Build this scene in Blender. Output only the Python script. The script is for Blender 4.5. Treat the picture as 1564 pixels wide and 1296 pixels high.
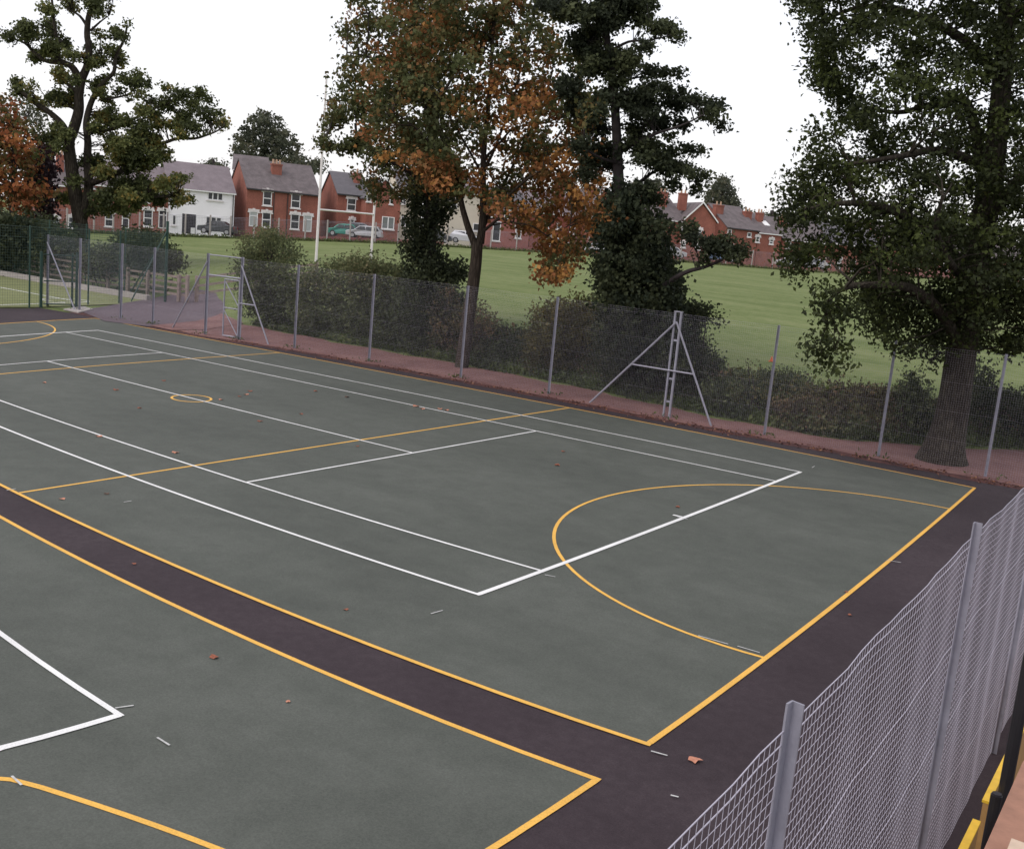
import bpy, math, random
import numpy as np
from mathutils import Vector, Matrix

random.seed(7)
rng = np.random.default_rng(11)
scene = bpy.context.scene
for o in list(bpy.data.objects):
    bpy.data.objects.remove(o)

# ------------------------------------------------------------------ camera
CAM = np.array([33.979, -7.8835, 4.2345])
RX, ROLL, RZ, FPX = 1.39483, 0.092614, 0.583373, 1594.98     # focal length in pixels of a 1564 px wide picture
cam_data = bpy.data.cameras.new('camera')
cam = bpy.data.objects.new('camera', cam_data)
scene.collection.objects.link(cam)
Mcam = Matrix.Rotation(RZ, 4, 'Z') @ Matrix.Rotation(RX, 4, 'X') @ Matrix.Rotation(ROLL, 4, 'Z')
cam.matrix_world = Matrix.Translation(CAM.tolist()) @ Mcam
cam_data.sensor_fit = 'HORIZONTAL'
cam_data.sensor_width = 36.0
cam_data.lens = 36.0 * FPX / 1564
cam_data.clip_start = 0.05
cam_data.clip_end = 3000
scene.camera = cam
R3 = np.array(Mcam.to_3x3())

# ------------------------------------------------------------------ sky, sun, exposure
SUN_EL, SUN_ROT = math.radians(48), math.radians(200)
world = bpy.data.worlds.new('World')
scene.world = world
world.use_nodes = True
nt = world.node_tree
nt.nodes.clear()
out = nt.nodes.new('ShaderNodeOutputWorld')
sky = nt.nodes.new('ShaderNodeTexSky')
sky.sky_type = 'NISHITA'
sky.sun_disc = False
sky.sun_elevation = SUN_EL
sky.sun_rotation = SUN_ROT
sky.air_density = 1.0
sky.dust_density = 4.0
bg1 = nt.nodes.new('ShaderNodeBackground')
bg1.inputs['Strength'].default_value = 0.05
nt.links.new(sky.outputs[0], bg1.inputs['Color'])
bg2 = nt.nodes.new('ShaderNodeBackground')
tc = nt.nodes.new('ShaderNodeTexCoord')
nz = nt.nodes.new('ShaderNodeTexNoise')
nz.inputs['Scale'].default_value = 2.2
nz.inputs['Detail'].default_value = 4
cr = nt.nodes.new('ShaderNodeValToRGB')
cr.color_ramp.elements[0].position = 0.3
cr.color_ramp.elements[0].color = (0.95, 0.93, 0.94, 1)
cr.color_ramp.elements[1].position = 0.75
cr.color_ramp.elements[1].color = (1, 0.98, 1, 1)
nt.links.new(tc.outputs['Generated'], nz.inputs['Vector'])
nt.links.new(nz.outputs['Fac'], cr.inputs['Fac'])
nt.links.new(cr.outputs['Color'], bg2.inputs['Color'])
bg2.inputs['Strength'].default_value = 0.96
add = nt.nodes.new('ShaderNodeAddShader')
nt.links.new(bg1.outputs[0], add.inputs[0])
nt.links.new(bg2.outputs[0], add.inputs[1])
nt.links.new(add.outputs[0], out.inputs['Surface'])
sun_data = bpy.data.lights.new('sun', 'SUN')
sun_data.energy = 0.9
sun_data.angle = math.radians(25)
sun_data.color = (1.0, 0.97, 0.93)
sun = bpy.data.objects.new('sun', sun_data)
scene.collection.objects.link(sun)
sd = Vector((math.sin(SUN_ROT) * math.cos(SUN_EL), math.cos(SUN_ROT) * math.cos(SUN_EL), math.sin(SUN_EL)))
sun.rotation_euler = sd.to_track_quat('Z', 'Y').to_euler()
sun.location = (0, 0, 60)
vs = scene.view_settings
vs.view_transform = 'Standard'
vs.look = 'None'
vs.exposure = 0.0
vs.gamma = 1.0
vs.use_curve_mapping = False

# ------------------------------------------------------------------ surveying helpers
FW = -R3[:, 2].copy(); FW[2] = 0; FW /= np.linalg.norm(FW)
RT = np.array([FW[1], -FW[0], 0])


def ray(px, py):
    x = (px - 782) / FPX; y = -(py - 648) / FPX
    return R3 @ np.array([x, y, -1.0])


def at(px, py, D):
    """point seen at a pixel at horizontal distance D ahead"""
    d = ray(px, py)
    return CAM + d * (D / (d @ FW))


def rays(P):
    P = np.asarray(P, float)
    v = np.stack([(P[:, 0] - 782) / FPX, -(P[:, 1] - 648) / FPX, -np.ones(len(P))], 1)
    return v @ R3.T


def at_many(P, D):
    d = rays(P)
    return CAM + d * (D / (d @ FW))[:, None]


def gnd(px, py, z=0.0):
    d = ray(px, py)
    return CAM + d * ((z - CAM[2]) / d[2])


YX, YY = [-5, -3, 2.7, 8, 13.6, 17.2, 19.1, 21.2, 23.2, 24.4, 26.6, 28.1, 30.3, 40], [22.2, 20.5, 19.8, 19.5, 19.5, 19.2, 19.0, 18.6, 18.2, 18.2, 18.4, 19.5, 22, 23]


def smooth(t):
    t = np.clip(t, 0, 1)
    return t * t * (3 - 2 * t)


def terrain(x, y):
    x = np.asarray(x, float); y = np.asarray(y, float)
    dx = x - CAM[0]; dy = y - CAM[1]
    d = dx * FW[0] + dy * FW[1]; l = dx * RT[0] + dy * RT[1]
    zf = np.interp(l, [-80, -46, -33, -14, 10, 39, 80], [.5, .81, 1.5, 2.4, 3.05, 3.35, 4.6])
    zb = np.interp(l, [-30, -22, -12, 60], [.7, .9, 1.85, 1.85])
    zb = zb * np.interp(d, [20, 30, 60], [.36, .50, 1.0])
    base = zb + (zf - zb) * np.clip((d - 60) / 55, 0, 1)
    y0 = np.interp(x, YX, YY)
    L = np.interp(x, [-4, 3, 10], [12, 9, 2.6])
    r = smooth((y - y0) / L)
    return base * r


def hit(px, py, off=0.0):
    """where the line of sight through a pixel meets the terrain"""
    d = ray(px, py); t = 5.0
    while t < 400:
        p = CAM + d * t
        if p[2] <= float(terrain(p[0], p[1])) + off:
            break
        t += 0.15
    lo, hi = t - 0.15, t
    for _ in range(20):
        m = (lo + hi) / 2; p = CAM + d * m
        if p[2] <= float(terrain(p[0], p[1])) + off: hi = m
        else: lo = m
    return CAM + d * hi


# lens the court was surveyed with: the true court plan is mapped to where its lines run
Dc = np.array([34.0806, -7.9544, 4.1717]); Drx, Drl, Drz, Df, Dk = 1.397825, 0.091948, 0.58559, 1705.305, -0.377895
DR = np.array((Matrix.Rotation(Drz, 3, 'Z') @ Matrix.Rotation(Drx, 3, 'X') @ Matrix.Rotation(Drl, 3, 'Z')))
ANCH = np.array([24.0, 5.0])


def _w(P):
    v = (np.array([P[0], P[1], 0]) - Dc) @ DR
    if -v[2] < 2: return None
    x, y = v[0] / -v[2], -v[1] / -v[2]
    r2 = x * x + y * y
    if r2 > .42: return None
    s = 1 + Dk * r2
    return gnd(782 + Df * x * s, 648 + Df * y * s)[:2]


def W(X, Y):
    P = np.array([X, Y], float)
    w = _w(P)
    if w is not None: return w
    lo, hi = 0.0, 1.0
    for _ in range(14):
        m = (lo + hi) / 2; Q = ANCH + (P - ANCH) * m
        if _w(Q) is None: hi = m
        else: lo = m
    Q = ANCH + (P - ANCH) * lo
    return P + (_w(Q) - Q)


# ------------------------------------------------------------------ materials
def new_mat(name):
    m = bpy.data.materials.new(name); m.use_nodes = True
    n = m.node_tree; b = n.nodes['Principled BSDF']
    return m, n, b


def mat(name, col, rough=.7, metal=0.0, var=.15, scale=6, bump=0.0, bscale=60, spec=None, coord='Object', var2=0, scale2=.4):
    m, n, b = new_mat(name)
    b.inputs['Roughness'].default_value = rough
    b.inputs['Metallic'].default_value = metal
    if spec is not None: b.inputs['Specular IOR Level'].default_value = spec
    tc = n.nodes.new('ShaderNodeTexCoord')
    last = None
    c = n.nodes.new('ShaderNodeRGB'); c.outputs[0].default_value = (*col, 1)
    last = c.outputs[0]
    for v, s in ((var, scale), (var2, scale2)):
        if v <= 0: continue
        z = n.nodes.new('ShaderNodeTexNoise'); z.inputs['Scale'].default_value = s; z.inputs['Detail'].default_value = 5; z.inputs['Roughness'].default_value = .6
        n.links.new(tc.outputs[coord], z.inputs['Vector'])
        mr = n.nodes.new('ShaderNodeMapRange'); mr.inputs[1].default_value = .3; mr.inputs[2].default_value = .7
        mr.inputs[3].default_value = 1 - v; mr.inputs[4].default_value = 1 + v
        n.links.new(z.outputs['Fac'], mr.inputs[0])
        mx = n.nodes.new('ShaderNodeVectorMath'); mx.operation = 'SCALE'
        n.links.new(last, mx.inputs[0]); n.links.new(mr.outputs[0], mx.inputs['Scale'])
        last = mx.outputs[0]
    n.links.new(last, b.inputs['Base Color'])
    if bump > 0:
        z = n.nodes.new('ShaderNodeTexNoise'); z.inputs['Scale'].default_value = bscale; z.inputs['Detail'].default_value = 4
        n.links.new(tc.outputs[coord], z.inputs['Vector'])
        bp = n.nodes.new('ShaderNodeBump'); bp.inputs['Strength'].default_value = bump; bp.inputs['Distance'].default_value = .01
        n.links.new(z.outputs['Fac'], bp.inputs['Height']); n.links.new(bp.outputs[0], b.inputs['Normal'])
    return m


def bark_mat(name, col):
    m, n, b = new_mat(name)
    tc = n.nodes.new('ShaderNodeTexCoord'); mp = n.nodes.new('ShaderNodeMapping'); mp.inputs['Scale'].default_value = (1, 1, .16)
    n.links.new(tc.outputs['Object'], mp.inputs['Vector'])
    v = n.nodes.new('ShaderNodeTexVoronoi'); v.feature = 'DISTANCE_TO_EDGE'; v.inputs['Scale'].default_value = 13
    z = n.nodes.new('ShaderNodeTexNoise'); z.inputs['Scale'].default_value = 9; z.inputs['Detail'].default_value = 5
    n.links.new(mp.outputs[0], z.inputs['Vector'])
    ad = n.nodes.new('ShaderNodeVectorMath'); ad.operation = 'MULTIPLY_ADD'; ad.inputs[1].default_value = (.12, .12, .12)
    n.links.new(z.outputs['Color'], ad.inputs[0]); n.links.new(mp.outputs[0], ad.inputs[2]); n.links.new(ad.outputs[0], v.inputs['Vector'])
    mr = n.nodes.new('ShaderNodeMapRange'); mr.inputs[1].default_value = 0; mr.inputs[2].default_value = .35; mr.inputs[3].default_value = .55; mr.inputs[4].default_value = 1.35
    n.links.new(v.outputs['Distance'], mr.inputs[0])
    z2 = n.nodes.new('ShaderNodeTexNoise'); z2.inputs['Scale'].default_value = 1.1; z2.inputs['Detail'].default_value = 4
    n.links.new(tc.outputs['Object'], z2.inputs['Vector'])
    cr_ = n.nodes.new('ShaderNodeValToRGB'); cr_.color_ramp.elements[0].position = .35; cr_.color_ramp.elements[0].color = (col[0] * .8, col[1] * .85, col[2] * .7, 1)
    cr_.color_ramp.elements[1].position = .7; cr_.color_ramp.elements[1].color = (col[0] * 1.15, col[1] * 1.3, col[2] * 1.0, 1)
    n.links.new(z2.outputs['Fac'], cr_.inputs['Fac'])
    sc_ = n.nodes.new('ShaderNodeVectorMath'); sc_.operation = 'SCALE'; n.links.new(cr_.outputs['Color'], sc_.inputs[0]); n.links.new(mr.outputs[0], sc_.inputs['Scale'])
    n.links.new(sc_.outputs[0], b.inputs['Base Color']); b.inputs['Roughness'].default_value = .95; b.inputs['Specular IOR Level'].default_value = .15
    bp = n.nodes.new('ShaderNodeBump'); bp.inputs['Strength'].default_value = .9; bp.inputs['Distance'].default_value = .035
    n.links.new(v.outputs['Distance'], bp.inputs['Height']); n.links.new(bp.outputs[0], b.inputs['Normal'])
    return m


def leaf_mat(name, cols, trans=.3, rough=.6):
    m, n, b = new_mat(name)
    a = n.nodes.new('ShaderNodeAttribute'); a.attribute_name = 'tint'
    r = n.nodes.new('ShaderNodeValToRGB'); r.color_ramp.interpolation = 'LINEAR'
    el = r.color_ramp.elements
    k = len(cols)
    while len(el) < k: el.new(.5)
    for i, c in enumerate(cols):
        el[i].position = i / (k - 1); el[i].color = (*c, 1)
    n.links.new(a.outputs['Fac'], r.inputs['Fac'])
    n.links.new(r.outputs['Color'], b.inputs['Base Color'])
    b.inputs['Roughness'].default_value = rough
    b.inputs['Specular IOR Level'].default_value = .12
    t = n.nodes.new('ShaderNodeBsdfTranslucent'); n.links.new(r.outputs['Color'], t.inputs['Color'])
    mx = n.nodes.new('ShaderNodeMixShader'); mx.inputs[0].default_value = trans
    n.links.new(b.outputs[0], mx.inputs[1]); n.links.new(t.outputs[0], mx.inputs[2])
    n.links.new(mx.outputs[0], n.nodes['Material Output'].inputs['Surface'])
    return m


def ground_mat(name, cols, stops, scales, rough=.9, bump=.3, bscale=30, streak=None, spec=.3, grain=.22):
    """colour ramp over two noises mixed"""
    m, n, b = new_mat(name)
    tc = n.nodes.new('ShaderNodeTexCoord')
    mp = n.nodes.new('ShaderNodeMapping'); n.links.new(tc.outputs['Object'], mp.inputs['Vector'])
    if streak: mp.inputs['Rotation'].default_value[2] = streak[0]; mp.inputs['Scale'].default_value = (1, streak[1], 1)
    z1 = n.nodes.new('ShaderNodeTexNoise'); z1.inputs['Scale'].default_value = scales[0]; z1.inputs['Detail'].default_value = 6; z1.inputs['Roughness'].default_value = .6
    z2 = n.nodes.new('ShaderNodeTexNoise'); z2.inputs['Scale'].default_value = scales[1]; z2.inputs['Detail'].default_value = 5; z2.inputs['Roughness'].default_value = .7
    n.links.new(mp.outputs[0], z1.inputs['Vector']); n.links.new(tc.outputs['Object'], z2.inputs['Vector'])
    mx = n.nodes.new('ShaderNodeMath'); mx.operation = 'MULTIPLY_ADD'; mx.inputs[1].default_value = .55
    n.links.new(z1.outputs['Fac'], mx.inputs[0])
    m2 = n.nodes.new('ShaderNodeMath'); m2.operation = 'MULTIPLY'; m2.inputs[1].default_value = .45
    n.links.new(z2.outputs['Fac'], m2.inputs[0]); n.links.new(m2.outputs[0], mx.inputs[2])
    r = n.nodes.new('ShaderNodeValToRGB'); el = r.color_ramp.elements
    while len(el) < len(cols): el.new(.5)
    for i, (c, s) in enumerate(zip(cols, stops)): el[i].position = s; el[i].color = (*c, 1)
    n.links.new(mx.outputs[0], r.inputs['Fac'])
    g1 = n.nodes.new('ShaderNodeTexNoise'); g1.inputs['Scale'].default_value = 55; g1.inputs['Detail'].default_value = 3; g1.inputs['Roughness'].default_value = .8
    n.links.new(tc.outputs['Object'], g1.inputs['Vector'])
    g2 = n.nodes.new('ShaderNodeMapRange'); g2.inputs[1].default_value = .3; g2.inputs[2].default_value = .7; g2.inputs[3].default_value = 1 - grain; g2.inputs[4].default_value = 1 + grain
    n.links.new(g1.outputs['Fac'], g2.inputs[0])
    g3 = n.nodes.new('ShaderNodeVectorMath'); g3.operation = 'SCALE'
    n.links.new(r.outputs['Color'], g3.inputs[0]); n.links.new(g2.outputs[0], g3.inputs['Scale'])
    n.links.new(g3.outputs[0], b.inputs['Base Color'])
    b.inputs['Roughness'].default_value = rough; b.inputs['Specular IOR Level'].default_value = spec
    z3 = n.nodes.new('ShaderNodeTexNoise'); z3.inputs['Scale'].default_value = bscale; z3.inputs['Detail'].default_value = 3
    n.links.new(tc.outputs['Object'], z3.inputs['Vector'])
    bp = n.nodes.new('ShaderNodeBump'); bp.inputs['Strength'].default_value = bump; bp.inputs['Distance'].default_value = .01
    n.links.new(z3.outputs['Fac'], bp.inputs['Height']); n.links.new(bp.outputs[0], b.inputs['Normal'])
    return m


M = {}
M['court'] = ground_mat('court paint', [(.064, .070, .062), (.078, .085, .075), (.098, .105, .094)], [.36, .5, .66], (.19, 2.1), rough=.8, bump=.25, bscale=180, streak=(.3, 2.5), spec=.25)
M['tarmac'] = ground_mat('dark tarmac', [(.029, .020, .025), (.039, .028, .034), (.055, .041, .048)], [.36, .5, .66], (.5, 9), rough=.85, bump=.5, bscale=150, spec=.25)
M['tarmac_path'] = ground_mat('worn tarmac', [(.085, .065, .078), (.105, .08, .095), (.13, .10, .115)], [.36, .5, .66], (.4, 6), rough=.9, bump=.4, bscale=100)
M['gravel'] = ground_mat('pink gravel', [(.125, .064, .062), (.185, .095, .092), (.25, .145, .13)], [.36, .5, .66], (.8, 14), rough=.95, bump=.6, bscale=60)
M['litter'] = ground_mat('leafy soil', [(.035, .018, .02), (.075, .032, .032), (.16, .06, .045)], [.38, .5, .66], (2.2, 18), rough=.95, bump=.8, bscale=40)
M['field'] = ground_mat('mown grass', [(.098, .128, .042), (.13, .16, .06), (.168, .19, .085)], [.40, .5, .62], (.16, 2.2), rough=.95, bump=.5, bscale=20, streak=(.25, 3.0), spec=.1)
M['astro'] = ground_mat('synthetic turf', [(.15, .165, .075), (.18, .195, .095), (.21, .22, .12)], [.38, .5, .64], (.3, 5), rough=.95, bump=.2, bscale=60, spec=.1)
M['white'] = mat('white line paint', (.70, .70, .70), .75, var=.16, scale=70, var2=.1, scale2=1.3)
M['yellow'] = mat('yellow line paint', (.70, .39, .07), .75, var=.16, scale=70, var2=.1, scale2=1.3)
M['chalk'] = mat('chalk', (.45, .45, .45), .9, var=.2, scale=20)
M['galv'] = mat('galvanised steel', (.27, .265, .32), .55, metal=.2, var=.15, scale=9)
M['wire'] = mat('galvanised wire', (.42, .40, .48), .55, metal=.1, var=.05, scale=9)
M['greenpaint'] = mat('dark green paint', (.012, .045, .035), .5, var=.1, scale=6)
M['greenwire'] = mat('green coated wire', (.02, .05, .042), .6, var=0)
M['timber'] = mat('weathered timber', (.27, .21, .19), .85, var=.25, scale=7, bump=.3, bscale=30)
M['concrete'] = mat('concrete', (.33, .30, .29), .9, var=.12, scale=6, bump=.2, bscale=40)
M['whitemetal'] = mat('white painted tube', (.72, .68, .68), .5, var=.05)
M['ply'] = mat('plywood', (.30, .15, .10), .75, var=.18, scale=9, bump=.1, bscale=40)
M['plyface'] = mat('orange board face', (.36, .20, .07), .7, var=.15, scale=6)
M['boardyellow'] = mat('yellow board edge', (.72, .44, .03), .55, var=.1, scale=12)
M['pine'] = mat('pale sawn timber', (.55, .42, .32), .8, var=.12, scale=12)
M['blacktube'] = mat('black steel tube', (.012, .011, .014), .45, var=.1)
M['brick'] = mat('red brick', (.25, .09, .066), .9, var=.2, scale=.9, var2=.2, scale2=9)
M['brickdark'] = mat('dark red brick', (.22, .064, .05), .9, var=.2, scale=.8, var2=.12, scale2=9)
M['brickpink'] = mat('pinkish brick', (.30, .11, .095), .9, var=.16, scale=.8, var2=.12, scale2=9)
M['render'] = mat('white render', (.86, .84, .87), .9, var=.04, scale=.6)
M['cream'] = mat('cream render', (.58, .52, .44), .9, var=.06, scale=.6)
M['slate'] = mat('slate roof', (.115, .095, .10), .8, var=.28, scale=1.4, var2=.12, scale2=9)
M['slateb'] = mat('bluish slate roof', (.095, .088, .10), .75, var=.12, scale=1.4, var2=.12, scale2=9)
M['slatep'] = mat('pale slate roof', (.17, .14, .155), .8, var=.16, scale=1.2, var2=.12, scale2=9)
M['frame'] = mat('white window frame', (.75, .74, .75), .6, var=.03)
M['stonewhite'] = mat('painted stone', (.68, .64, .64), .8, var=.06)
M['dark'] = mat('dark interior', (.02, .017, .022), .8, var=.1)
M['pot'] = mat('clay pot', (.42, .28, .2), .9, var=.15)
M['pipe'] = mat('black pipe', (.02, .02, .022), .6, var=0)
M['doorgrey'] = mat('pale door', (.4, .42, .42), .6, var=.05)
m_, n_, b_ = new_mat('window glass'); b_.inputs['Base Color'].default_value = (.02, .022, .026, 1); b_.inputs['Roughness'].default_value = .12; M['glass'] = m_
m_, n_, b_ = new_mat('curtained glass'); b_.inputs['Base Color'].default_value = (.16, .17, .17, 1); b_.inputs['Roughness'].default_value = .25; M['glasslight'] = m_
M['bark'] = mat('bark', (.034, .026, .027), .95, var=.35, scale=5, bump=.8, bscale=14)
M['barkoak'] = bark_mat('oak bark', (.052, .040, .040))
M['barkwarm'] = bark_mat('maple bark', (.062, .044, .044))
M['rubber'] = mat('tyre rubber', (.015, .015, .015), .8, var=0)
M['rim'] = mat('wheel rim', (.4, .4, .42), .4, metal=.6, var=0)
M['lamp'] = mat('lamp lens', (.6, .6, .62), .2, var=0)
M['lampred'] = mat('red lamp lens', (.35, .02, .02), .3, var=0)
M['cone'] = mat('orange plastic', (.65, .13, .04), .5, var=0)
LM = {
    'oakdark': leaf_mat('dark oak leaves', [(0.027, 0.034, 0.016), (0.039, 0.048, 0.020), (0.058, 0.073, 0.021), (0.079, 0.099, 0.028), (0.131, 0.112, 0.032)]),
    'oakolive': leaf_mat('olive oak leaves', [(0.052, 0.062, 0.029), (0.084, 0.097, 0.039), (0.123, 0.142, 0.052), (0.174, 0.176, 0.065), (0.304, 0.209, 0.058)]),
    'maple': leaf_mat('turning maple leaves', [(0.066, 0.075, 0.033), (0.095, 0.110, 0.044), (0.128, 0.115, 0.044), (0.220, 0.109, 0.044), (0.305, 0.121, 0.050), (0.390, 0.196, 0.061)]),
    'alder': leaf_mat('very dark green leaves', [(0.032, 0.039, 0.026), (0.049, 0.060, 0.036), (0.075, 0.088, 0.044), (0.104, 0.117, 0.055)]),
    'ivy': leaf_mat('ivy leaves', [(0.021, 0.029, 0.019), (0.034, 0.043, 0.024), (0.055, 0.065, 0.034), (0.078, 0.090, 0.043)]),
    'rust': leaf_mat('rust leaves', [(0.074, 0.086, 0.033), (0.137, 0.098, 0.039), (0.263, 0.098, 0.044), (0.336, 0.115, 0.050), (0.399, 0.196, 0.066)]),
    'purple': leaf_mat('purple leaves', [(.022, .014, .020), (.036, .020, .027), (.055, .028, .03)]),
    'shrub': leaf_mat('shrub leaves', [(0.040, 0.049, 0.031), (0.065, 0.079, 0.044), (0.101, 0.120, 0.058), (0.151, 0.164, 0.079), (0.215, 0.191, 0.106)]),
    'shrubbrown': leaf_mat('browning shrub leaves', [(0.052, 0.046, 0.035), (0.086, 0.070, 0.050), (0.098, 0.102, 0.050), (0.149, 0.126, 0.066), (0.218, 0.138, 0.088)]),
    'shrubyellow': leaf_mat('yellowing shrub leaves', [(.04, .044, .026), (.075, .075, .035), (.12, .11, .045), (.19, .15, .05)]),
    'verge': leaf_mat('verge grass', [(.055, .070, .032), (.085, .115, .042), (.12, .15, .055), (.17, .17, .08)]),
    'far': leaf_mat('far tree leaves', [(.055, .062, .048), (.075, .085, .06), (.10, .105, .07), (.13, .12, .085)]),
    'litterleaf': leaf_mat('dead leaves', [(.06, .03, .024), (.13, .06, .042), (.27, .13, .08), (.42, .25, .16)]),
}


# ------------------------------------------------------------------ mesh helpers
class MB:
    def __init__(s): s.v = []; s.f = []

    def add(s, vs, fs):
        k = len(s.v); s.v += [tuple(map(float, p)) for p in vs]; s.f += [tuple(i + k for i in f) for f in fs]; return s

    def frame(s, o, ux, uy, uz, x0, x1, y0, y1, z0, z1):
        """box in a frame of axes"""
        o, ux, uy, uz = map(lambda a: np.asarray(a, float), (o, ux, uy, uz))
        vs = [o + ux * a + uy * b + uz * c for c in (z0, z1) for a, b in ((x0, y0), (x1, y0), (x1, y1), (x0, y1))]
        return s.add(vs, [(3, 2, 1, 0), (4, 5, 6, 7), (0, 1, 5, 4), (1, 2, 6, 5), (2, 3, 7, 6), (3, 0, 4, 7)])

    def box(s, x0, x1, y0, y1, z0, z1):
        return s.frame((0, 0, 0), (1, 0, 0), (0, 1, 0), (0, 0, 1), x0, x1, y0, y1, z0, z1)

    def bar(s, a, b, w, h=None, n=4, up=(0, 0, 1)):
        return s.tube([a, b], [w / 2, w / 2] if n != 4 else [w * .7071] * 2, n)

    def tube(s, pts, rad, n=6, cap=True):
        pts = [np.asarray(p, float) for p in pts]
        if not hasattr(rad, '__len__'): rad = [rad] * len(pts)
        k = len(s.v); ref = None
        for i, p in enumerate(pts):
            d = pts[min(i + 1, len(pts) - 1)] - pts[max(i - 1, 0)]
            d = d / (np.linalg.norm(d) + 1e-9)
            if ref is None:
                ref = np.array([0, 0, 1.]) if abs(d[2]) < .9 else np.array([1., 0, 0])
            a = np.cross(d, ref); a /= np.linalg.norm(a) + 1e-9
            b = np.cross(a, d); ref = b
            off = math.pi / 4 if n == 4 else 0
            for j in range(n):
                t = 2 * math.pi * j / n + off
                q = p + (a * math.cos(t) + b * math.sin(t)) * rad[i]
                s.v.append((float(q[0]), float(q[1]), float(q[2])))
        for i in range(len(pts) - 1):
            for j in range(n):
                j2 = (j + 1) % n
                s.f.append((k + i * n + j, k + i * n + j2, k + (i + 1) * n + j2, k + (i + 1) * n + j))
        if cap:
            s.f.append(tuple(k + j for j in reversed(range(n))))
            e = k + (len(pts) - 1) * n
            s.f.append(tuple(e + j for j in range(n)))
        return s

    def build(s, name, m, parent=None, smooth_=False, org=None):
        me = bpy.data.meshes.new(name)
        o0 = np.zeros(3)
        if parent is not None: o0 = np.array(parent['org'])
        elif org is not None: o0 = np.array(org, float)
        me.from_pydata([(p[0] - o0[0], p[1] - o0[1], p[2] - o0[2]) for p in s.v], [], s.f)
        if not isinstance(m, (list, tuple)): m = [m]
        for q in m: me.materials.append(q)
        if smooth_: me.polygons.foreach_set('use_smooth', [True] * len(me.polygons))
        me.update()
        return link(name, me, parent, o0)


def link(name, me, parent, o0):
    o = bpy.data.objects.new(name, me)
    scene.collection.objects.link(o)
    if parent is not None:
        o.parent = parent
        pr = parent
        if 'sub' in parent.keys(): pass
    else:
        o.location = o0.tolist()
    o['org'] = [float(a) for a in o0]
    return o


def thing(name, label, cat, loc, group=None):
    o = bpy.data.objects.new(name, None)
    scene.collection.objects.link(o)
    o.location = [float(a) for a in loc]; o.empty_display_size = .2
    o['org'] = [float(a) for a in loc]
    return tag(o, label, cat, group)


def tag(o, label=None, cat=None, group=None, kind=None):
    if label: o['label'] = label
    if cat: o['category'] = cat
    if group: o['group'] = group
    if kind: o['kind'] = kind
    return o


def struct(o): o['kind'] = 'structure'; return o


def poly_sheet(name, pts, z, m, parent=None):
    """flat (or draped) polygon; pts list of xy or xyz"""
    import mathutils.geometry as mg
    v = [(p[0], p[1], (p[2] if len(p) > 2 else 0) + z) for p in pts]
    tris = mg.tessellate_polygon([[Vector(p) for p in v]])
    b = MB(); b.add(v, [tuple(t) for t in tris])
    return fixup(b.build(name, m, parent))


def fixup(o):
    me = o.data
    if me.polygons and sum(p.normal.z * p.area for p in me.polygons) < 0: me.flip_normals()
    return o


def strip(name, left, right, z, m, parent=None):
    b = MB(); n = len(left)
    b.add([(p[0], p[1], (p[2] if len(p) > 2 else 0) + z) for p in left] + [(p[0], p[1], (p[2] if len(p) > 2 else 0) + z) for p in right],
          [(i, i + 1, n + i + 1, n + i) for i in range(n - 1)])
    return fixup(b.build(name, m, parent))


def line_on(name, path, w, z, m, parent=None):
    """painted line of width w along a list of xy"""
    P = [np.array(p[:2], float) for p in path]; L = []; Rr = []
    for i, p in enumerate(P):
        d = P[min(i + 1, len(P) - 1)] - P[max(i - 1, 0)]; d /= np.linalg.norm(d)
        q = np.array([-d[1], d[0]]) * w / 2
        L.append(p + q); Rr.append(p - q)
    return struct(strip(name, L, Rr, z, m, parent))


def wsample(a, b, n=24):
    return [W(a[0] + (b[0] - a[0]) * t, a[1] + (b[1] - a[1]) * t) for t in np.linspace(0, 1, n)]


# ------------------------------------------------------------------ ground
xs = np.concatenate([np.linspace(-420, -60, 30)[:-1], np.linspace(-60, -10, 40)[:-1], np.linspace(-10, 42, 90)[:-1], np.linspace(42, 120, 40)[:-1], np.linspace(120, 420, 20)])
ys = np.concatenate([np.linspace(-200, -20, 12)[:-1], np.linspace(-20, 15, 8)[:-1], np.linspace(15, 30, 45)[:-1], np.linspace(30, 200, 110)[:-1], np.linspace(200, 900, 20)])
GX, GY = np.meshgrid(xs, ys)
GZ = terrain(GX, GY)
GZ = GZ - .03 * (GZ < .002)
nx, ny = len(xs), len(ys)
b = MB(); b.v = [tuple(map(float, p)) for p in np.stack([GX.ravel(), GY.ravel(), GZ.ravel()], 1)]
b.f = [(j * nx + i, j * nx + i + 1, (j + 1) * nx + i + 1, (j + 1) * nx + i) for j in range(ny - 1) for i in range(nx - 1)]
struct(b.build('field_ground', M['field'], smooth_=True))

# positions of the posts of the far fence (plan)
FP = [(-3.45, 15.63), (-1.89, 15.97), (0.61, 16.0), (2.2, 16.2), (5.19, 16.1), (6.67, 16.31), (8.9, 16.7), (12.06, 16.85), (15.58, 17.0),
      (18.69, 17.01), (22.45, 16.85), (25.1, 16.95), (27.9, 16.94), (30.25, 16.9), (32.9, 16.9)]
fx = [p[0] for p in FP]; fy = [p[1] for p in FP]


def F(x): return float(np.interp(x, fx, fy))


def Y0(x): return float(np.interp(x, YX, YY))


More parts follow.
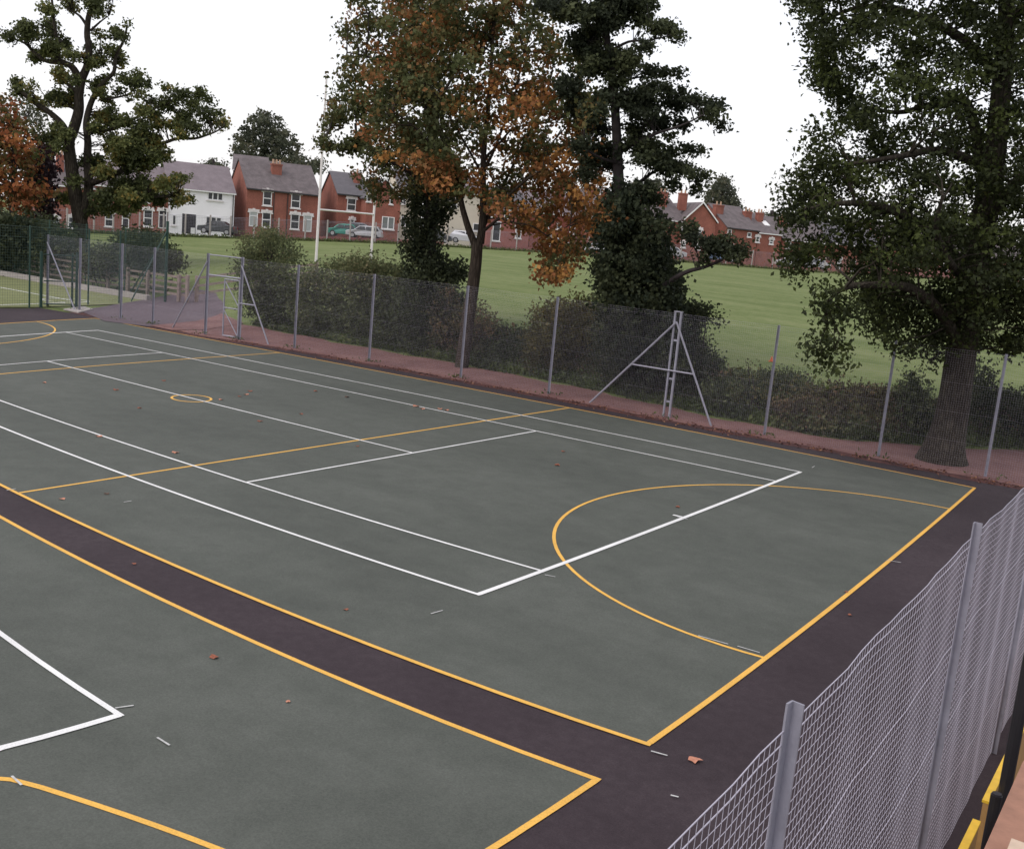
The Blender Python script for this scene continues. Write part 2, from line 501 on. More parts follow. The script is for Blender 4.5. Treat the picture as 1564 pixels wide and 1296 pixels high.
poly_sheet('tarmac_ground', [(-45, -40), (60, -40), (60, 14), (38, 16.0)] + [(x, F(x) - .7) for x in (32.9, 30, 27, 24, 21, 18, 15, 12, 9, 6.5, 4, 1.5, -1, -3.2)] + [(-2.9, 14.8), (-3.0, 10), (-3.2, -40), (-30, -40.1)], 0.0, M['tarmac'])
struct(bpy.data.objects['tarmac_ground'])
xsn = np.linspace(-1.5, 36, 80)
struct(strip('leafy_soil_strip', [(x, F(x) - .78 + .05 * math.sin(x * 3.3)) for x in xsn], [(x, F(x) - .2) for x in xsn], .004, M['litter']))
xg = np.linspace(2.6, 40, 90)
struct(strip('gravel_path', [(x, F(x) - .42 + .07 * math.sin(x * 1.9) + .04 * math.sin(x * 6.1)) for x in xg], [(x, max(Y0(x), F(x) + .3) + .15 * math.sin(x * 2.1) + .08 * math.sin(x * 5.3)) for x in xg], .012, M['gravel']))
# tarmac path climbing away to the left behind the fence
PL = [(118, 474), (150, 470), (200, 461.5), (245, 453), (290, 445), (308, 443)]
PR = [(160, 491), (225, 499), (270, 499), (330, 494), (345, 470), (330, 448)]
lft = [hit(*p) for p in PL]; rgt = [hit(*p) for p in PR]


def dense(L, k=8):
    L = [np.array(p) for p in L]; o = []
    for i in range(len(L) - 1):
        for t in np.linspace(0, 1, k, endpoint=False): o.append(L[i] * (1 - t) + L[i + 1] * t)
    o.append(L[-1]); return [np.array([p[0], p[1], float(terrain(p[0], p[1]))]) for p in o]


def draped(name, A, B, off, m, cols=10):
    A = dense(A); B = dense(B); b = MB(); n = len(A)
    for i in range(n):
        for j in range(cols + 1):
            p = A[i] * (1 - j / cols) + B[i] * j / cols
            b.v.append((float(p[0]), float(p[1]), float(terrain(p[0], p[1])) + off))
    c = cols + 1
    b.f = [(i * c + j, i * c + j + 1, (i + 1) * c + j + 1, (i + 1) * c + j) for i in range(n - 1) for j in range(cols)]
    return struct(fixup(b.build(name, m)))


draped('tarmac_path', lft, rgt, .02, M['tarmac_path'])
draped('path_shoulder', [hit(228, 498), hit(300, 491), hit(338, 479)], [hit(262, 505), hit(315, 504), hit(372, 494)], .026, M['gravel'])
# synthetic turf court on the far left
poly_sheet('synthetic_turf', [(-3.25, -30), (-3.25, 15.2), (-4.9, 21.7), (-60, 21.7), (-60, -30)], .006, M['astro'])
struct(bpy.data.objects['synthetic_turf'])
b = MB().box(-60, -5.6, 21.72, 21.98, -.05, .24)
struct(b.build('turf_kerb', M['concrete']))
for nme, A, B in (('turf_line', (0, 439), (108, 459)), ('turf_line', (0, 466), (100, 462.5))):
    line_on(nme, [gnd(*A)[:2] + (gnd(*A)[:2] - gnd(*B)[:2]) * 1.0, gnd(*B)[:2]], .09, .011, M['white'])
cc = gnd(100, 459)
line_on('turf_line', [cc[:2] + np.array([math.cos(t) * .75, math.sin(t) * .95]) for t in np.linspace(0, 2 * math.pi, 33)], .08, .011, M['white'])
pts = [gnd(*p) for p in ((97, 473.5), (120, 478.5), (142, 473.5), (128, 469.5))]
b = MB(); b.add([(p[0], p[1], z) for z in (0, .05) for p in pts], [(0, 1, 2, 3), (7, 6, 5, 4), (0, 4, 5, 1), (1, 5, 6, 2), (2, 6, 7, 3), (3, 7, 4, 0)])
struct(b.build('gate_threshold_slab', M['concrete']))

# ------------------------------------------------------------------ the two hard courts
def court(oy, far):
    e = [(0, 0, 30.5, 0), (30.5, 0, 30.5, 15.25), (30.5, 15.25, 0, 15.25), (0, 15.25, 0, 0)]
    per = []
    for x0, y0, x1, y1 in e:
        per += [tuple(p) for p in wsample((x0, y0 + oy), (x1, y1 + oy), 30)[:-1]]
    s = poly_sheet('court_surface', per, .006, M['court'])
    struct(s)
    W_ = lambda x, y: (x, y + oy)
    def ln(a, b_, w, m, n=26, z=.010, nm=None):
        line_on(nm or ('netball_line' if m == 'yellow' else 'tennis_line'), wsample(W_(*a), W_(*b_), n), w, z, M[m])
    h = .029
    # yellow netball court
    ln((0 - h, 0), (30.5 + h, 0), .058, 'yellow', 40); ln((0 - h, 15.25), (30.5 + h, 15.25), .058, 'yellow', 40)
    ln((30.5, h), (30.5, 15.25 - h), .06, 'yellow'); ln((0, h), (0, 15.25 - h), .06, 'yellow')
    for X in (10.17, 20.33): ln((X, h), (X, 15.25 - h), .055, 'yellow')
    for X, a0, a1 in ((30.5, 90, 270), (0, -90, 90)):
        line_on('goal_circle_line', [W(X + 4.9 * math.cos(math.radians(a)), 7.625 + oy + 4.9 * math.sin(math.radians(a))) for a in np.linspace(a0, a1, 61)], .052, .0105, M['yellow'])
    line_on('centre_circle_line', [W(15.25 + .45 * math.cos(t), 7.625 + oy + .45 * math.sin(t)) for t in np.linspace(0, 2 * math.pi, 41)], .055, .0105, M['yellow'])
    # white tennis court
    for y in (2.14, 13.11): ln((3.365 - .03, y), (27.135 + .03, y), .055, 'white', 34, z=.014)
    for y in (3.51, 11.74): ln((3.365, y), (27.135, y), .05, 'white', 34, z=.014)
    for x in (3.365, 27.135): ln((x, 2.14), (x, 13.11), .075, 'white', z=.0145)
    for x in (8.85, 21.65): ln((x, 3.51), (x, 11.74), .05, 'white', z=.0145)
    ln((8.85, 7.625), (21.65, 7.625), .05, 'white', z=.0142)
    for x, s in ((27.135, -1), (3.365, 1)): ln((x, 7.625), (x + s * .2, 7.625), .06, 'white', 2, z=.0142)


court(0, True)
court(-16.12, False)
# setting-out marks left on the surface
for A, B in (((658, 938.5), (676, 933.5)), ((189, 768), (201, 766)), ((240, 1128), (259, 1140)), ((1240, 715), (1244, 712.5)), ((1354, 856.5), (1376, 860)),
             ((994, 1148.5), (1019, 1155.5)), ((176, 1083), (204, 1079)), ((18, 1187), (33, 1201)), ((832, 879), (848, 882)), ((1034, 790), (1050, 794)),
             ((1066, 972), (1112, 985)), ((1126, 988), (1160, 998)), ((1024, 1216), (1036, 1219)), ((10, 750), (24, 747.5))):
    a = gnd(*A)[:2]; c = gnd(*B)[:2]
    line_on('setting_out_mark', [a, c], .018, .0165, M['chalk'])

# ------------------------------------------------------------------ fences
def mesh_panel(a, b_, z0, z1, sp, r, m, parent, n=3, segs=1, wave=None, name='mesh_panel', vseg=1):
    """welded mesh between two plan points"""
    a = np.array([*a[:2], 0.]); b_ = np.array([*b_[:2], 0.]); L = np.linalg.norm(b_ - a); u = (b_ - a) / L; nn = np.array([-u[1], u[0], 0])
    z0 = np.atleast_1d(z0); z0 = (float(z0[0]), float(z0[-1])); z1 = np.atleast_1d(z1); z1 = (float(z1[0]), float(z1[-1]))
    mb = MB()
    def P(s, t):
        w = wave(s, t) if wave else (0, 0)
        zz = (z0[0] + (z0[1] - z0[0]) * s) * (1 - t) + (z1[0] + (z1[1] - z1[0]) * s) * t
        return a + u * L * s + nn * w[0] + np.array([0, 0, zz + w[1]])
    nv = max(2, int(round(L / sp))); nh = int(round((z1[0] - z0[0]) / sp))
    for i in range(nv + 1):
        s = i / nv
        mb.tube([P(s, t) for t in np.linspace(0, 1, vseg + 1)], r, n, cap=False)
    for j in range(nh + 1):
        t = j / nh
        mb.tube([P(s, t) + nn * r * 1.6 for s in np.linspace(0, 1, segs + 1)], r * (2.0 if j == nh or (j % 13 == 0 and j) else 1), n, cap=False)
    return mb.build(name, m, parent)


def angle_post(x, y, z0, z1, w=.06, ang=0.0, t=.007, mb=None):
    mb = mb or MB(); c, s = math.cos(ang), math.sin(ang)
    ux = (c, s, 0); uy = (-s, c, 0)
    mb.frame((x, y, 0), ux, uy, (0, 0, 1), -w / 2, w / 2, -t / 2, t / 2, z0, z1)
    mb.frame((x, y, 0), ux, uy, (0, 0, 1), -w / 2, -w / 2 + t, -t / 2 - w * .8, -t / 2, z0, z1 + .001)
    return mb


H1 = 2.72
far_f = thing('mesh_fence', 'tall galvanised wire mesh fence along the far side of the courts', 'fence', (15, 17, 0), None)
braces = {0: [(+1, 1.5)], 4: [(-1, 1.75)], 5: [(1, 1.3)], 10: [(-1, 2.35), (1, 1.3)], 13: []}
for i, (x, y) in enumerate(FP):
    h = H1 + (.06 if i in (4, 5, 10) else 0.02)
    if i == 10:
        mb = MB(); mb.tube([(x - .09, y, 0), (x - .09, y, h)], .03, 8); mb.tube([(x + .08, y, 0), (x + .08, y, h)], .038, 8)
        mb.box(x - .12, x + .12, y - .03, y + .03, h - .03, h)
        for zz in (.4, 1.0, 2.0): mb.box(x - .05, x + .05, y - .012, y + .012, zz, zz + .05)
        mb.build('fence_post', M['galv'], far_f)
    else:
        (angle_post(x, y, -.1, h, .075 if i in (4, 5) else .062, .3)).build('fence_post', M['galv'], far_f)
    for s, d in braces.get(i, []):
        qn = FP[i + s] if 0 <= i + s < len(FP) else FP[i]; u = np.array([qn[0] - x, qn[1] - y, 0]); u /= np.linalg.norm(u)
        top = np.array([x, y - .06, h - .28]); bot = np.array([x, y - .10, -.02]) + u * d
        mb = MB().tube([top, bot], .027, 6)
        mb.build('brace', M['galv'], far_f)
        if d < 1.6 and i != 0 or i == 10:
            q = top * .5 + bot * .5
            MB().tube([(x, y - .06, q[2]), q], .022, 6).build('brace_strut', M['galv'], far_f)
for i in range(len(FP) - 1):
    if i == 4: continue
    a, c = FP[i], FP[i + 1]
    ph = random.random() * 6
    mesh_panel(a, c, .03, H1, .05, .0008, M['wire'], far_f, segs=4, wave=lambda s, t, ph=ph: (.012 * math.sin(s * 9 + ph) * math.sin(t * 3.1), -.012 * math.sin(s * math.pi)))
# gate in the far fence
ga, gb = np.array([*FP[4], 0.]), np.array([*FP[5], 0.])
gate = thing('pedestrian_gate', 'galvanised pedestrian gate frame in the far mesh fence, beside the tall shrub', 'gate', (*(ga + gb)[:2] / 2, 0))
gu = (gb - ga) / np.linalg.norm(gb - ga); gl = np.linalg.norm(gb - ga)
up = np.array([0, 0, 1.])
MB().tube([ga + gu * .04 + up * 2.74, gb - gu * .04 + up * 2.74], .022, 6).build('top_rail', M['galv'], gate)
MB().tube([ga + gu * .04 + up * 2.06, gb - gu * .04 + up * 2.06], .03, 6).build('transom', M['galv'], gate)
mid = ga + gu * gl * .5
mb = MB(); mb.tube([mid + up * .05, mid + up * 1.98], .028, 6); mb.tube([gb - gu * .1 + up * .05, gb - gu * .1 + up * 1.98], .028, 6)
mb.tube([mid + up * 1.98, gb - gu * .1 + up * 1.98], .026, 6); mb.tube([mid + up * .07, gb - gu * .1 + up * .07], .026, 6); mb.tube([mid + up * 1.02, gb - gu * .1 + up * 1.02], .022, 6)
mb.build('gate_frame', M['galv'], gate)
MB().tube([mid + up * 1.93, gb - gu * .12 + up * 1.12], .018, 6).build('diagonal_brace', M['galv'], gate)
MB().tube([mid + up * .95, gb - gu * .12 + up * .12], .018, 6).build('diagonal_brace', M['galv'], gate)
mesh_panel((ga + gu * .05), mid, .05, 2.04, .05, .0008, M['wire'], gate)
mesh_panel(mid, gb - gu * .1, .07, 1.96, .05, .0008, M['wire'], gate)
mesh_panel(ga + gu * .05, gb, 2.08, 2.72, .05, .0008, M['wire'], gate)

# near fence on the right
near_f = thing('mesh_fence', 'nearest galvanised wire mesh fence running up the right edge beside the kick boards', 'fence', (33.0, 0, 0))
NP = [(33.09, -11.4), (33.06, -7.9), (33.02, -4.52), (32.96, -1.05), (32.94, 2.2), (32.93, 5.3), (32.92, 8.4), (32.91, 11.5), (32.9, 14.4), (32.9, 16.9)]
for i, (x, y) in enumerate(NP[:-1]):
    angle_post(x - .0, y, -.1, 2.78 if i else 2.75, .047, math.radians(-8 + 6 * (i % 2)), .008).build('fence_post', M['galv'], near_f)
for i in range(len(NP) - 1):
    a, c = NP[i], NP[i + 1]; ph = random.random() * 6; am = .004
    mesh_panel((a[0] - .02, a[1]), (c[0] - .02, c[1]), .03, 2.68, .05, .00125 if i < 4 else .0014, M['wire'], near_f, n=4 if i < 4 else 3, segs=14, vseg=7,
               wave=lambda s, t, ph=ph, am=am: (am * math.sin(s * 13 + ph + t * 1.5) + .0035 * math.sin(s * 31 + 3 * t + ph) + .012 * math.sin(math.pi * s) * math.sin(t * 2.2), -.02 * math.sin(s * math.pi) + .003 * math.sin(s * 19 + ph)))

# dark green fence round the synthetic turf
gf = thing('sports_fence', 'dark green mesh fence with tall posts round the synthetic turf on the far left', 'fence', (-4, 18, 0))
GP = [(-3.1, -9), (-3.1, -3), (-3.1, 2.5), (-3.1, 6.2), (-3.1, 9.2), (-3.15, 12.1), (-3.25, 14.75), (-3.3, 15.25), (-4.1, 17.8), (-4.6, 19.6), (-5.0, 22.25)]
for i, (x, y) in enumerate(GP):
    z = float(terrain(x, y)); hh = 3.05 if i not in (7,) else 2.1
    if i == 10: z = .12; hh = 3.45
    MB().tube([(x, y, z - .1), (x, y, z + hh)], .034 if i not in (7, 10) else .06, 8).build('fence_post', M['greenpaint'], gf)
BP = [(-5.0, 22.25)] + [(-5 - 3.0 * k, 22.3) for k in range(1, 13)]
for x, y in BP[1:]:
    MB().tube([(x, y, -.1), (x, y, 3.05)], .03, 8).build('fence_post', M['greenpaint'], gf)
MB().tube([(-5.0, 22.25, 3.1), (-7.6, 22.28, .1)], .03, 8).build('brace', M['greenpaint'], gf)
MB().tube([(-5.0, 22.2, 3.1), (-4.6, 20.2, .1)], .03, 8).build('brace', M['greenpaint'], gf)
for i in range(len(GP) - 1):
    if i == 7: mesh_panel(GP[i], GP[i + 1], 2.2, 3.0, .1, .004, M['greenwire'], gf)
    else: mesh_panel(GP[i], GP[i + 1], .05, 3.0, .1, .0035, M['greenwire'], gf)
for i in range(len(BP) - 1): mesh_panel(BP[i], BP[i + 1], .25, 3.0, .1, .0035, M['greenwire'], gf)
tg = thing('turf_gate', 'dark green gate with heavy post beside the pale threshold slab', 'gate', (-3.6, 16.3, 0))
g0 = gnd(110, 471.5); g1 = gnd(78, 470.5)
gg0 = np.array([-3.0, 16.55, 0]); gg1 = np.array([-3.3, 15.35, 0])
mb = MB(); mb.tube([gg0, gg0 + up * 2.15], .055, 8); mb.tube([gg0 + np.array([-.14, -.1, 0]), gg0 + np.array([-.14, -.1, 2.1])], .04, 8)
mb.build('gate_post', M['greenpaint'], tg)
for z in (.12, 1.0, 2.0): MB().tube([gg1 + up * z, gg0 + up * z], .025, 6).build('gate_rail', M['greenpaint'], tg)
mesh_panel(gg1, gg0, .12, 2.0, .1, .0035, M['greenwire'], tg)

# timber post and rail fences
def rail_fence(label, pts, h=1.25, rails=(1.12, .86, .6, .34), t=.11):
    z = lambda p: float(terrain(p[0], p[1]))
    f = thing('timber_fence', label, 'fence', (*pts[0], z(pts[0])))
    for p in pts:
        MB().box(p[0] - t / 2 - .02, p[0] + t / 2 + .02, p[1] - t / 2, p[1] + t / 2, z(p) - .2, z(p) + h).build('post', M['timber'], f)
    for a, c in zip(pts[:-1], pts[1:]):
        d = np.array([c[0] - a[0], c[1] - a[1], z(c) - z(a)]); L = np.linalg.norm(d); d /= L; nn = np.array([-d[1], d[0], 0]); nn /= np.linalg.norm(nn)
        for r in rails:
            MB().frame((a[0], a[1], z(a) + r), d, nn, (0, 0, 1), .0, L, -.10, -.06, -.05, .05).build('rail', M['timber'], f)


tf = [at(283, 446, 45.5)[:2], at(263, 447, 45.5)[:2], at(203, 452, 46)[:2], at(170, 450, 46.2)[:2]]
y_ = 22.75
rail_fence('weathered four-rail timber fence running behind the dark green mesh fence', [(-4.4, 22.95), (-4.9, 22.9), (-7.0, 22.8), (-8.4, y_), (-9.9, y_), (-12.1, y_), (-15, y_), (-17.9, y_), (-20.8, y_), (-23.7, y_), (-26.6, y_), (-29.5, y_)])
rail_fence('short timber rail fence rising from the path end towards the tall shrub', [(-4.3, 23.4), (-2.9, 25.6), (-.9, 27.4)], h=1.2, rails=(1.1, .75, .4))

# ------------------------------------------------------------------ rugby posts
def tubes(name, label, cat, loc, parts, m):
    t = thing(name, label, cat, loc)
    for n_, p, r, k in parts: MB().tube(p, r, k).build(n_, m, t)
    return t


ra = at(482.5, 400, 60); rb = at(566, 402, 66)
ra[2] = float(terrain(ra[0], ra[1])) - .1; rb[2] = float(terrain(rb[0], rb[1])) - .1
tubes('rugby_posts', 'white H-shaped rugby goal posts standing on the field left of the big maple', 'goal posts', (*(ra + rb)[:2] / 2, ra[2]),
      [('upright', [ra, ra + up * 10.4], [.08, .055], 8), ('upright', [rb, rb + up * 10.4], [.08, .055], 8), ('crossbar', [ra + up * 3.06, rb + up * 3.06], .05, 8)], M['whitemetal'])

# ------------------------------------------------------------------ houses
def ray_plane(px, py, P, n):
    d = ray(px, py); t = ((P - CAM) @ n) / (d @ n)
    return CAM + d * t


def house(name, label, pL, DL, pR, DR, eave, ridge, wall='brick', roof='slate', dep=8.0, kind='side', wins=(), chims=(), cat='house', group=None, extra=None, gut='frame', ridge_px=None, base_drop=1.0):
    P1 = at(*pL, DL); P2 = at(*pR, DR)
    u = P2 - P1; u[2] = 0; Wd = np.linalg.norm(u); u /= Wd
    n = np.array([u[1], -u[0], 0])
    if n @ (CAM - P1) < 0: n = -n
    zb = min(P1[2], P2[2])
    ze = ray_plane(pL[0], eave, P1, n)[2]
    Pm = P1 - n * (dep / 2)
    rx_ = ridge_px if ridge_px is not None else (pL[0] + pR[0]) / 2
    if kind == 'side': zr = ray_plane(rx_, ridge, Pm, n)[2]
    else: zr = ray_plane(rx_, ridge, P1, n)[2]
    zr = max(zr, ze + .8)
    O = np.array([P1[0], P1[1], 0]); z = np.array([0, 0, 1.])
    T = thing(name, label, cat, (P1[0], P1[1], zb), group)
    wall_m = M[wall]
    L = lambda s, d, h: O + u * s - n * d + z * h
    b0 = zb - base_drop
    mb = MB(); e = .02
    if kind == 'side':
        pr = [(0, b0), (dep, b0), (dep, ze), (dep / 2, zr - .12), (0, ze)]
        vs = [L(0, d, h) for d, h in pr] + [L(Wd, d, h) for d, h in pr]
    else:
        pr = [(0, b0), (Wd, b0), (Wd, ze), (Wd / 2, zr - .12), (0, ze)]
        vs = [L(s, 0, h) for s, h in pr] + [L(s, dep, h) for s, h in pr]
    mb.add(vs, [(0, 1, 2, 3, 4), (9, 8, 7, 6, 5)] + [(i, (i + 1) % 5, 5 + (i + 1) % 5, 5 + i) for i in range(5)])
    mb.build('wall', wall_m, T)
    # roof slabs
    rb_ = MB(); oh = .22; th = .14
    if kind == 'side':
        sl = (zr - ze) / (dep / 2)
        for s in (0, 1):
            d0 = -oh if s == 0 else dep + oh; h0 = ze - sl * oh
            q = [L(-.12, d0, h0), L(Wd + .12, d0, h0), L(Wd + .12, dep / 2, zr), L(-.12, dep / 2, zr)]
            q2 = [p + z * th for p in q]
            rb_.add(q + q2, [(0, 1, 2, 3), (4, 5, 6, 7), (0, 1, 5, 4), (1, 2, 6, 5), (2, 3, 7, 6), (3, 0, 4, 7)])
    else:
        sl = (zr - ze) / (Wd / 2)
        for s in (0, 1):
            s0 = -oh if s == 0 else Wd + oh; h0 = ze - sl * oh
            q = [L(s0, -.25, h0), L(s0, dep, h0), L(Wd / 2, dep, zr), L(Wd / 2, -.25, zr)]
            q2 = [p + z * th for p in q]
            rb_.add(q + q2, [(0, 1, 2, 3), (4, 5, 6, 7), (0, 1, 5, 4), (1, 2, 6, 5), (2, 3, 7, 6), (3, 0, 4, 7)])
    rb_.build('roof', M[roof], T)
    if kind == 'side':
        MB().frame(L(0, 0, 0), u, -n, z, -.1, Wd + .1, -oh - .1, -oh - .005, ze - sl * oh - .03, ze - sl * oh + .1).build('gutter', M[gut], T)
    else:
        for s in (0, 1):
            s0 = -oh if s == 0 else Wd + oh
            a = L(s0, -.27, ze - sl * oh - .02); c = L(Wd / 2, -.27, zr - .02)
            q = [a, c, c + z * .22, a + z * .22]; q2 = [p + n * .05 for p in q]
            MB().add(q + q2, [(0, 1, 2, 3), (4, 5, 6, 7), (0, 1, 5, 4), (1, 2, 6, 5), (2, 3, 7, 6), (3, 0, 4, 7)]).build('bargeboard', M['frame'], T)
    sc = FPX / ((DL + DR) / 2)
    for w in wins:
        x0, y0, x1, y1 = w[:4]; st = w[4] if len(w) > 4 else 'sash'
        c = ray_plane((x0 + x1) / 2, (y0 + y1) / 2, P1, n)
        s = (c - P1) @ u; zc = c[2]
        wl = ray_plane(x0, (y0 + y1) / 2, P1, n); wr = ray_plane(x1, (y0 + y1) / 2, P1, n)
        ww = abs((wr - wl) @ u) / 2
        hh = (ray_plane((x0 + x1) / 2, y0, P1, n)[2] - ray_plane((x0 + x1) / 2, y1, P1, n)[2]) / 2
        fr = MB(); B = lambda m, a0, a1, o0, o1, z0, z1: m.frame(O, u, n, z, s + a0, s + a1, o0, o1, zc + z0, zc + z1)
        bw = .09
        isdoor = st in ('door', 'doorwhite'); opening = st == 'garage'
        if opening:
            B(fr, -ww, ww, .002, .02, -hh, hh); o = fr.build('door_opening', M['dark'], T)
            g2 = MB(); B(g2, ww * .3, ww * .9, .02, .12, -hh, -hh * .35); g2.build('bin_store_panel', M['frame'], T)
            continue
        zt = hh; 
        if st in ('sash', 'door', 'doorwhite', 'light'):
            zt = hh - .28
        B(fr, -ww, -ww + bw, .005, .09, -hh, zt); B(fr, ww - bw, ww, .005, .09, -hh, zt)
        B(fr, -ww + bw, ww - bw, .005, .09, zt - bw, zt); B(fr, -ww + bw, ww - bw, .005, .09, -hh, -hh + bw)
        if st in ('sash', 'light'): B(fr, -ww + bw, ww - bw, .005, .075, (zt - hh) / 2 - .05, (zt - hh) / 2 + .05)
        if st == 'triple':
            for k in (-1, 1): B(fr, k * ww / 3 - .06, k * ww / 3 + .06, .005, .085, -hh + bw, zt - bw)
        if st == 'bay':
            B(fr, -.06, .06, .005, .085, -hh + bw, zt - bw)
        if isdoor: B(fr, -ww + bw, ww - bw, .005, .08, zt - .55, zt - .47)
        fo = fr.build('door' if isdoor else 'window', M['frame'], T)
        g = MB(); B(g, -ww + bw, ww - bw, .004, .03, -hh + bw, zt - bw)
        g.build('door_panel' if isdoor else 'pane', M['doorgrey'] if st == 'doorwhite' else M['dark'] if st == 'door' else M['glasslight'] if st in ('light', 'bay') else M['glass'], fo)
        if st in ('sash', 'door', 'doorwhite', 'light'):
            li = MB(); B(li, -ww - .14, ww + .14, .004, .12, zt + .002, zt + .26); B(li, -.13, .13, .005, .16, zt + .03, zt + .36)
            B(li, -ww - .2, -ww + .05, .003, .14, zt - .14, zt); B(li, ww - .05, ww + .2, .003, .14, zt - .14, zt)
            li.build('lintel', M['stonewhite'], fo)
        if not isdoor:
            si = MB(); B(si, -ww - .1, ww + .1, .004, .16, -hh - .13, -hh - .002); si.build('sill', M['stonewhite'], fo)
    for ch in chims:
        x0, y0, x1, y1 = ch[:4]; pots = ch[4] if len(ch) > 4 else 2; cm = ch[5] if len(ch) > 5 else wall
        off = dep * .3
        Pc = P1 - n * off
        a = ray_plane(x0, y0, Pc, n); c = ray_plane(x1, y0, Pc, n); bz = ray_plane((x0 + x1) / 2, y1, Pc, n)[2]
        s0 = (a - P1) @ u; s1 = (c - P1) @ u
        if s1 < s0: s0, s1 = s1, s0
        zt = a[2]; wd = max(s1 - s0, .6)
        m1 = MB(); fr3 = (O - n * off)
        m1.frame(fr3, u, n, z, s0, s0 + wd, -.35, .35, min(bz, zt - .8) - 1.2, zt - .3)
        m1.frame(fr3, u, n, z, s0 - .06, s0 + wd + .06, -.41, .41, zt - .3, zt - .12)
        co = m1.build('chimney', M[cm] if cm in M else M['brick'], T)
        for k in range(pots):
            c0 = fr3 + u * (s0 + wd * (k + .5) / pots)
            MB().tube([c0 + z * (zt - .12), c0 + z * (zt + .38)], [.14, .11], 8).build('chimney_pot', M['pot'], co)
    if extra: extra(T, P1, P2, u, n, z, ze, zr, zb, L, Wd)
    return T


def pipe_at(px):
    def f(T, P1, P2, u, n, z, ze, zr, zb, L, Wd):
        for p in px:
            s = (ray_plane(p, 330, P1, n) - P1) @ u
            MB().tube([L(s, -.08, zb), L(s, -.08, ze - .1)], .05, 6).build('downpipe', M['pipe'], T)
    return f


G = 'houses along the far side of the field'
house('terraced_house', 'red terraced house with dark slate roof, leftmost behind the forked oak', (58, 351), 107, (143, 355), 110, 279, 249, 'brick', 'slate', wins=[(76, 288, 84, 305), (75, 327, 90, 348), (104, 327, 116, 349)], chims=[(86, 234, 97, 250)], group=G)
house('terraced_house', 'red terraced house with paler slate roof joined to the left side of the white house', (143.5, 355), 110, (255, 357), 113.6, 281, 251, 'brick', 'slatep', wins=[(219, 316, 233, 346, 'sash'), (242, 317, 255, 349, 'door'), (218, 290, 228, 309), (242, 290, 251, 309), (160, 320, 173, 346), (186, 322, 197, 349, 'door'), (161, 290, 172, 310)], group=G)
house('white_house', 'white rendered house with dark garage opening and three-light window', (255.8, 357), 113.7, (356, 358), 117, 285, 252, 'render', 'slatep', dep=8.4,
      wins=[(317, 293, 340.5, 306, 'triple'), (263, 328, 269, 344, 'plain'), (278, 327, 299, 357, 'garage'), (314, 331, 338, 349, 'triple')], group=G, extra=pipe_at([355]))
house('back_house', 'dark slate roof of a taller red house rising behind the double-fronted red house', (352, 350), 129, (404, 352), 130, 258, 239, 'brickdark', 'slate', dep=7, group=G)
house('red_house', 'large double-fronted red house with white keystone lintels and ridge chimney beside the white house', (374.5, 358), 118, (484.5, 362), 122, 286, 250, 'brick', 'slate', dep=8.6,
      wins=[(401.5, 288, 415, 314), (444.5, 292, 458.5, 318), (380.5, 319, 393.5, 346, 'doorwhite'), (400, 320.5, 413.5, 347), (443.5, 323, 457, 350), (463, 325, 476, 354, 'doorwhite')],
      chims=[(415, 248, 430, 273, 3)], group=G, extra=pipe_at([417, 438]), gut='pipe')
house('red_house', 'narrower red house with one white-framed upper window behind the rugby crossbar', (512, 362), 123.5, (560, 364), 125, 295, 266, 'brick', 'slateb', dep=9,
      wins=[(530, 299, 543.5, 322), (534, 331, 541, 350, 'light')], chims=[(540.5, 262, 551.5, 283, 1)], group=G, gut='pipe')
house('gabled_house', 'red house with white bargeboard gable and wide white bay frame right of the rugby posts', (556, 364), 122, (608, 367), 123.5, 300, 273, 'brick', 'slateb', dep=9, kind='front',
      wins=[(560, 296, 567, 308, 'plain'), (595, 299, 600, 312, 'plain'), (583, 331, 602, 350, 'bay')], group=G, ridge_px=581)
house('cream_house', 'cream house with grey roof half hidden by the ivy-clad trunk', (606, 364), 133, (640, 366), 134, 292, 262, 'cream', 'slateb', dep=9, wins=[(612, 298, 620, 312, 'plain'), (612, 330, 620, 345, 'plain')], group=G)
house('cream_house', 'tall cream house seen through the fork of the maple trunk', (681, 374), 129, (741, 377), 131, 291, 272, 'cream', 'slatep', dep=9, wins=[(722, 341, 733, 353, 'plain'), (690, 302, 698, 316, 'plain')], group=G)
house('terraced_house', 'pinkish red terraced house with tall white windows right of the maple trunk', (742, 378), 130, (806, 382), 133, 316, 290, 'brickpink', 'slateb', dep=8, wins=[(752, 338, 764, 368, 'plain'), (787, 343, 796, 364, 'light'), (770, 322, 778, 334, 'plain'), (748, 318, 756, 332, 'plain')], group=G)
house('terraced_house', 'red terraced house with grey roof behind the hanging maple leaves', (807, 382), 133, (902, 388), 137, 322, 296, 'brickdark', 'slatep', dep=9, wins=[(832, 338, 838, 348, 'plain'), (850, 340, 857, 350, 'plain'), (834, 358, 842, 374, 'light'), (870, 345, 878, 357, 'plain')], chims=[(850, 282, 862, 298)], group=G)
house('gabled_house', 'red gabled house with chimney showing between the maple and the dark tree', (893, 389), 134, (932, 391), 135, 318, 286, 'brick', 'slate', dep=10, kind='front', chims=[(899, 285, 912, 306)], group=G, wins=[(902, 330, 909, 342, 'plain')])
house('terraced_house', 'red terraced house with white eaves line behind the ivy-covered tree', (934, 391), 138, (1040, 396), 143, 326, 300, 'brick', 'slate', dep=9, wins=[(975, 345, 982, 357, 'plain'), (1000, 348, 1007, 360, 'plain'), (955, 343, 961, 355, 'plain')], chims=[(1007, 291, 1019, 306), (975, 290, 985, 304)], group=G)
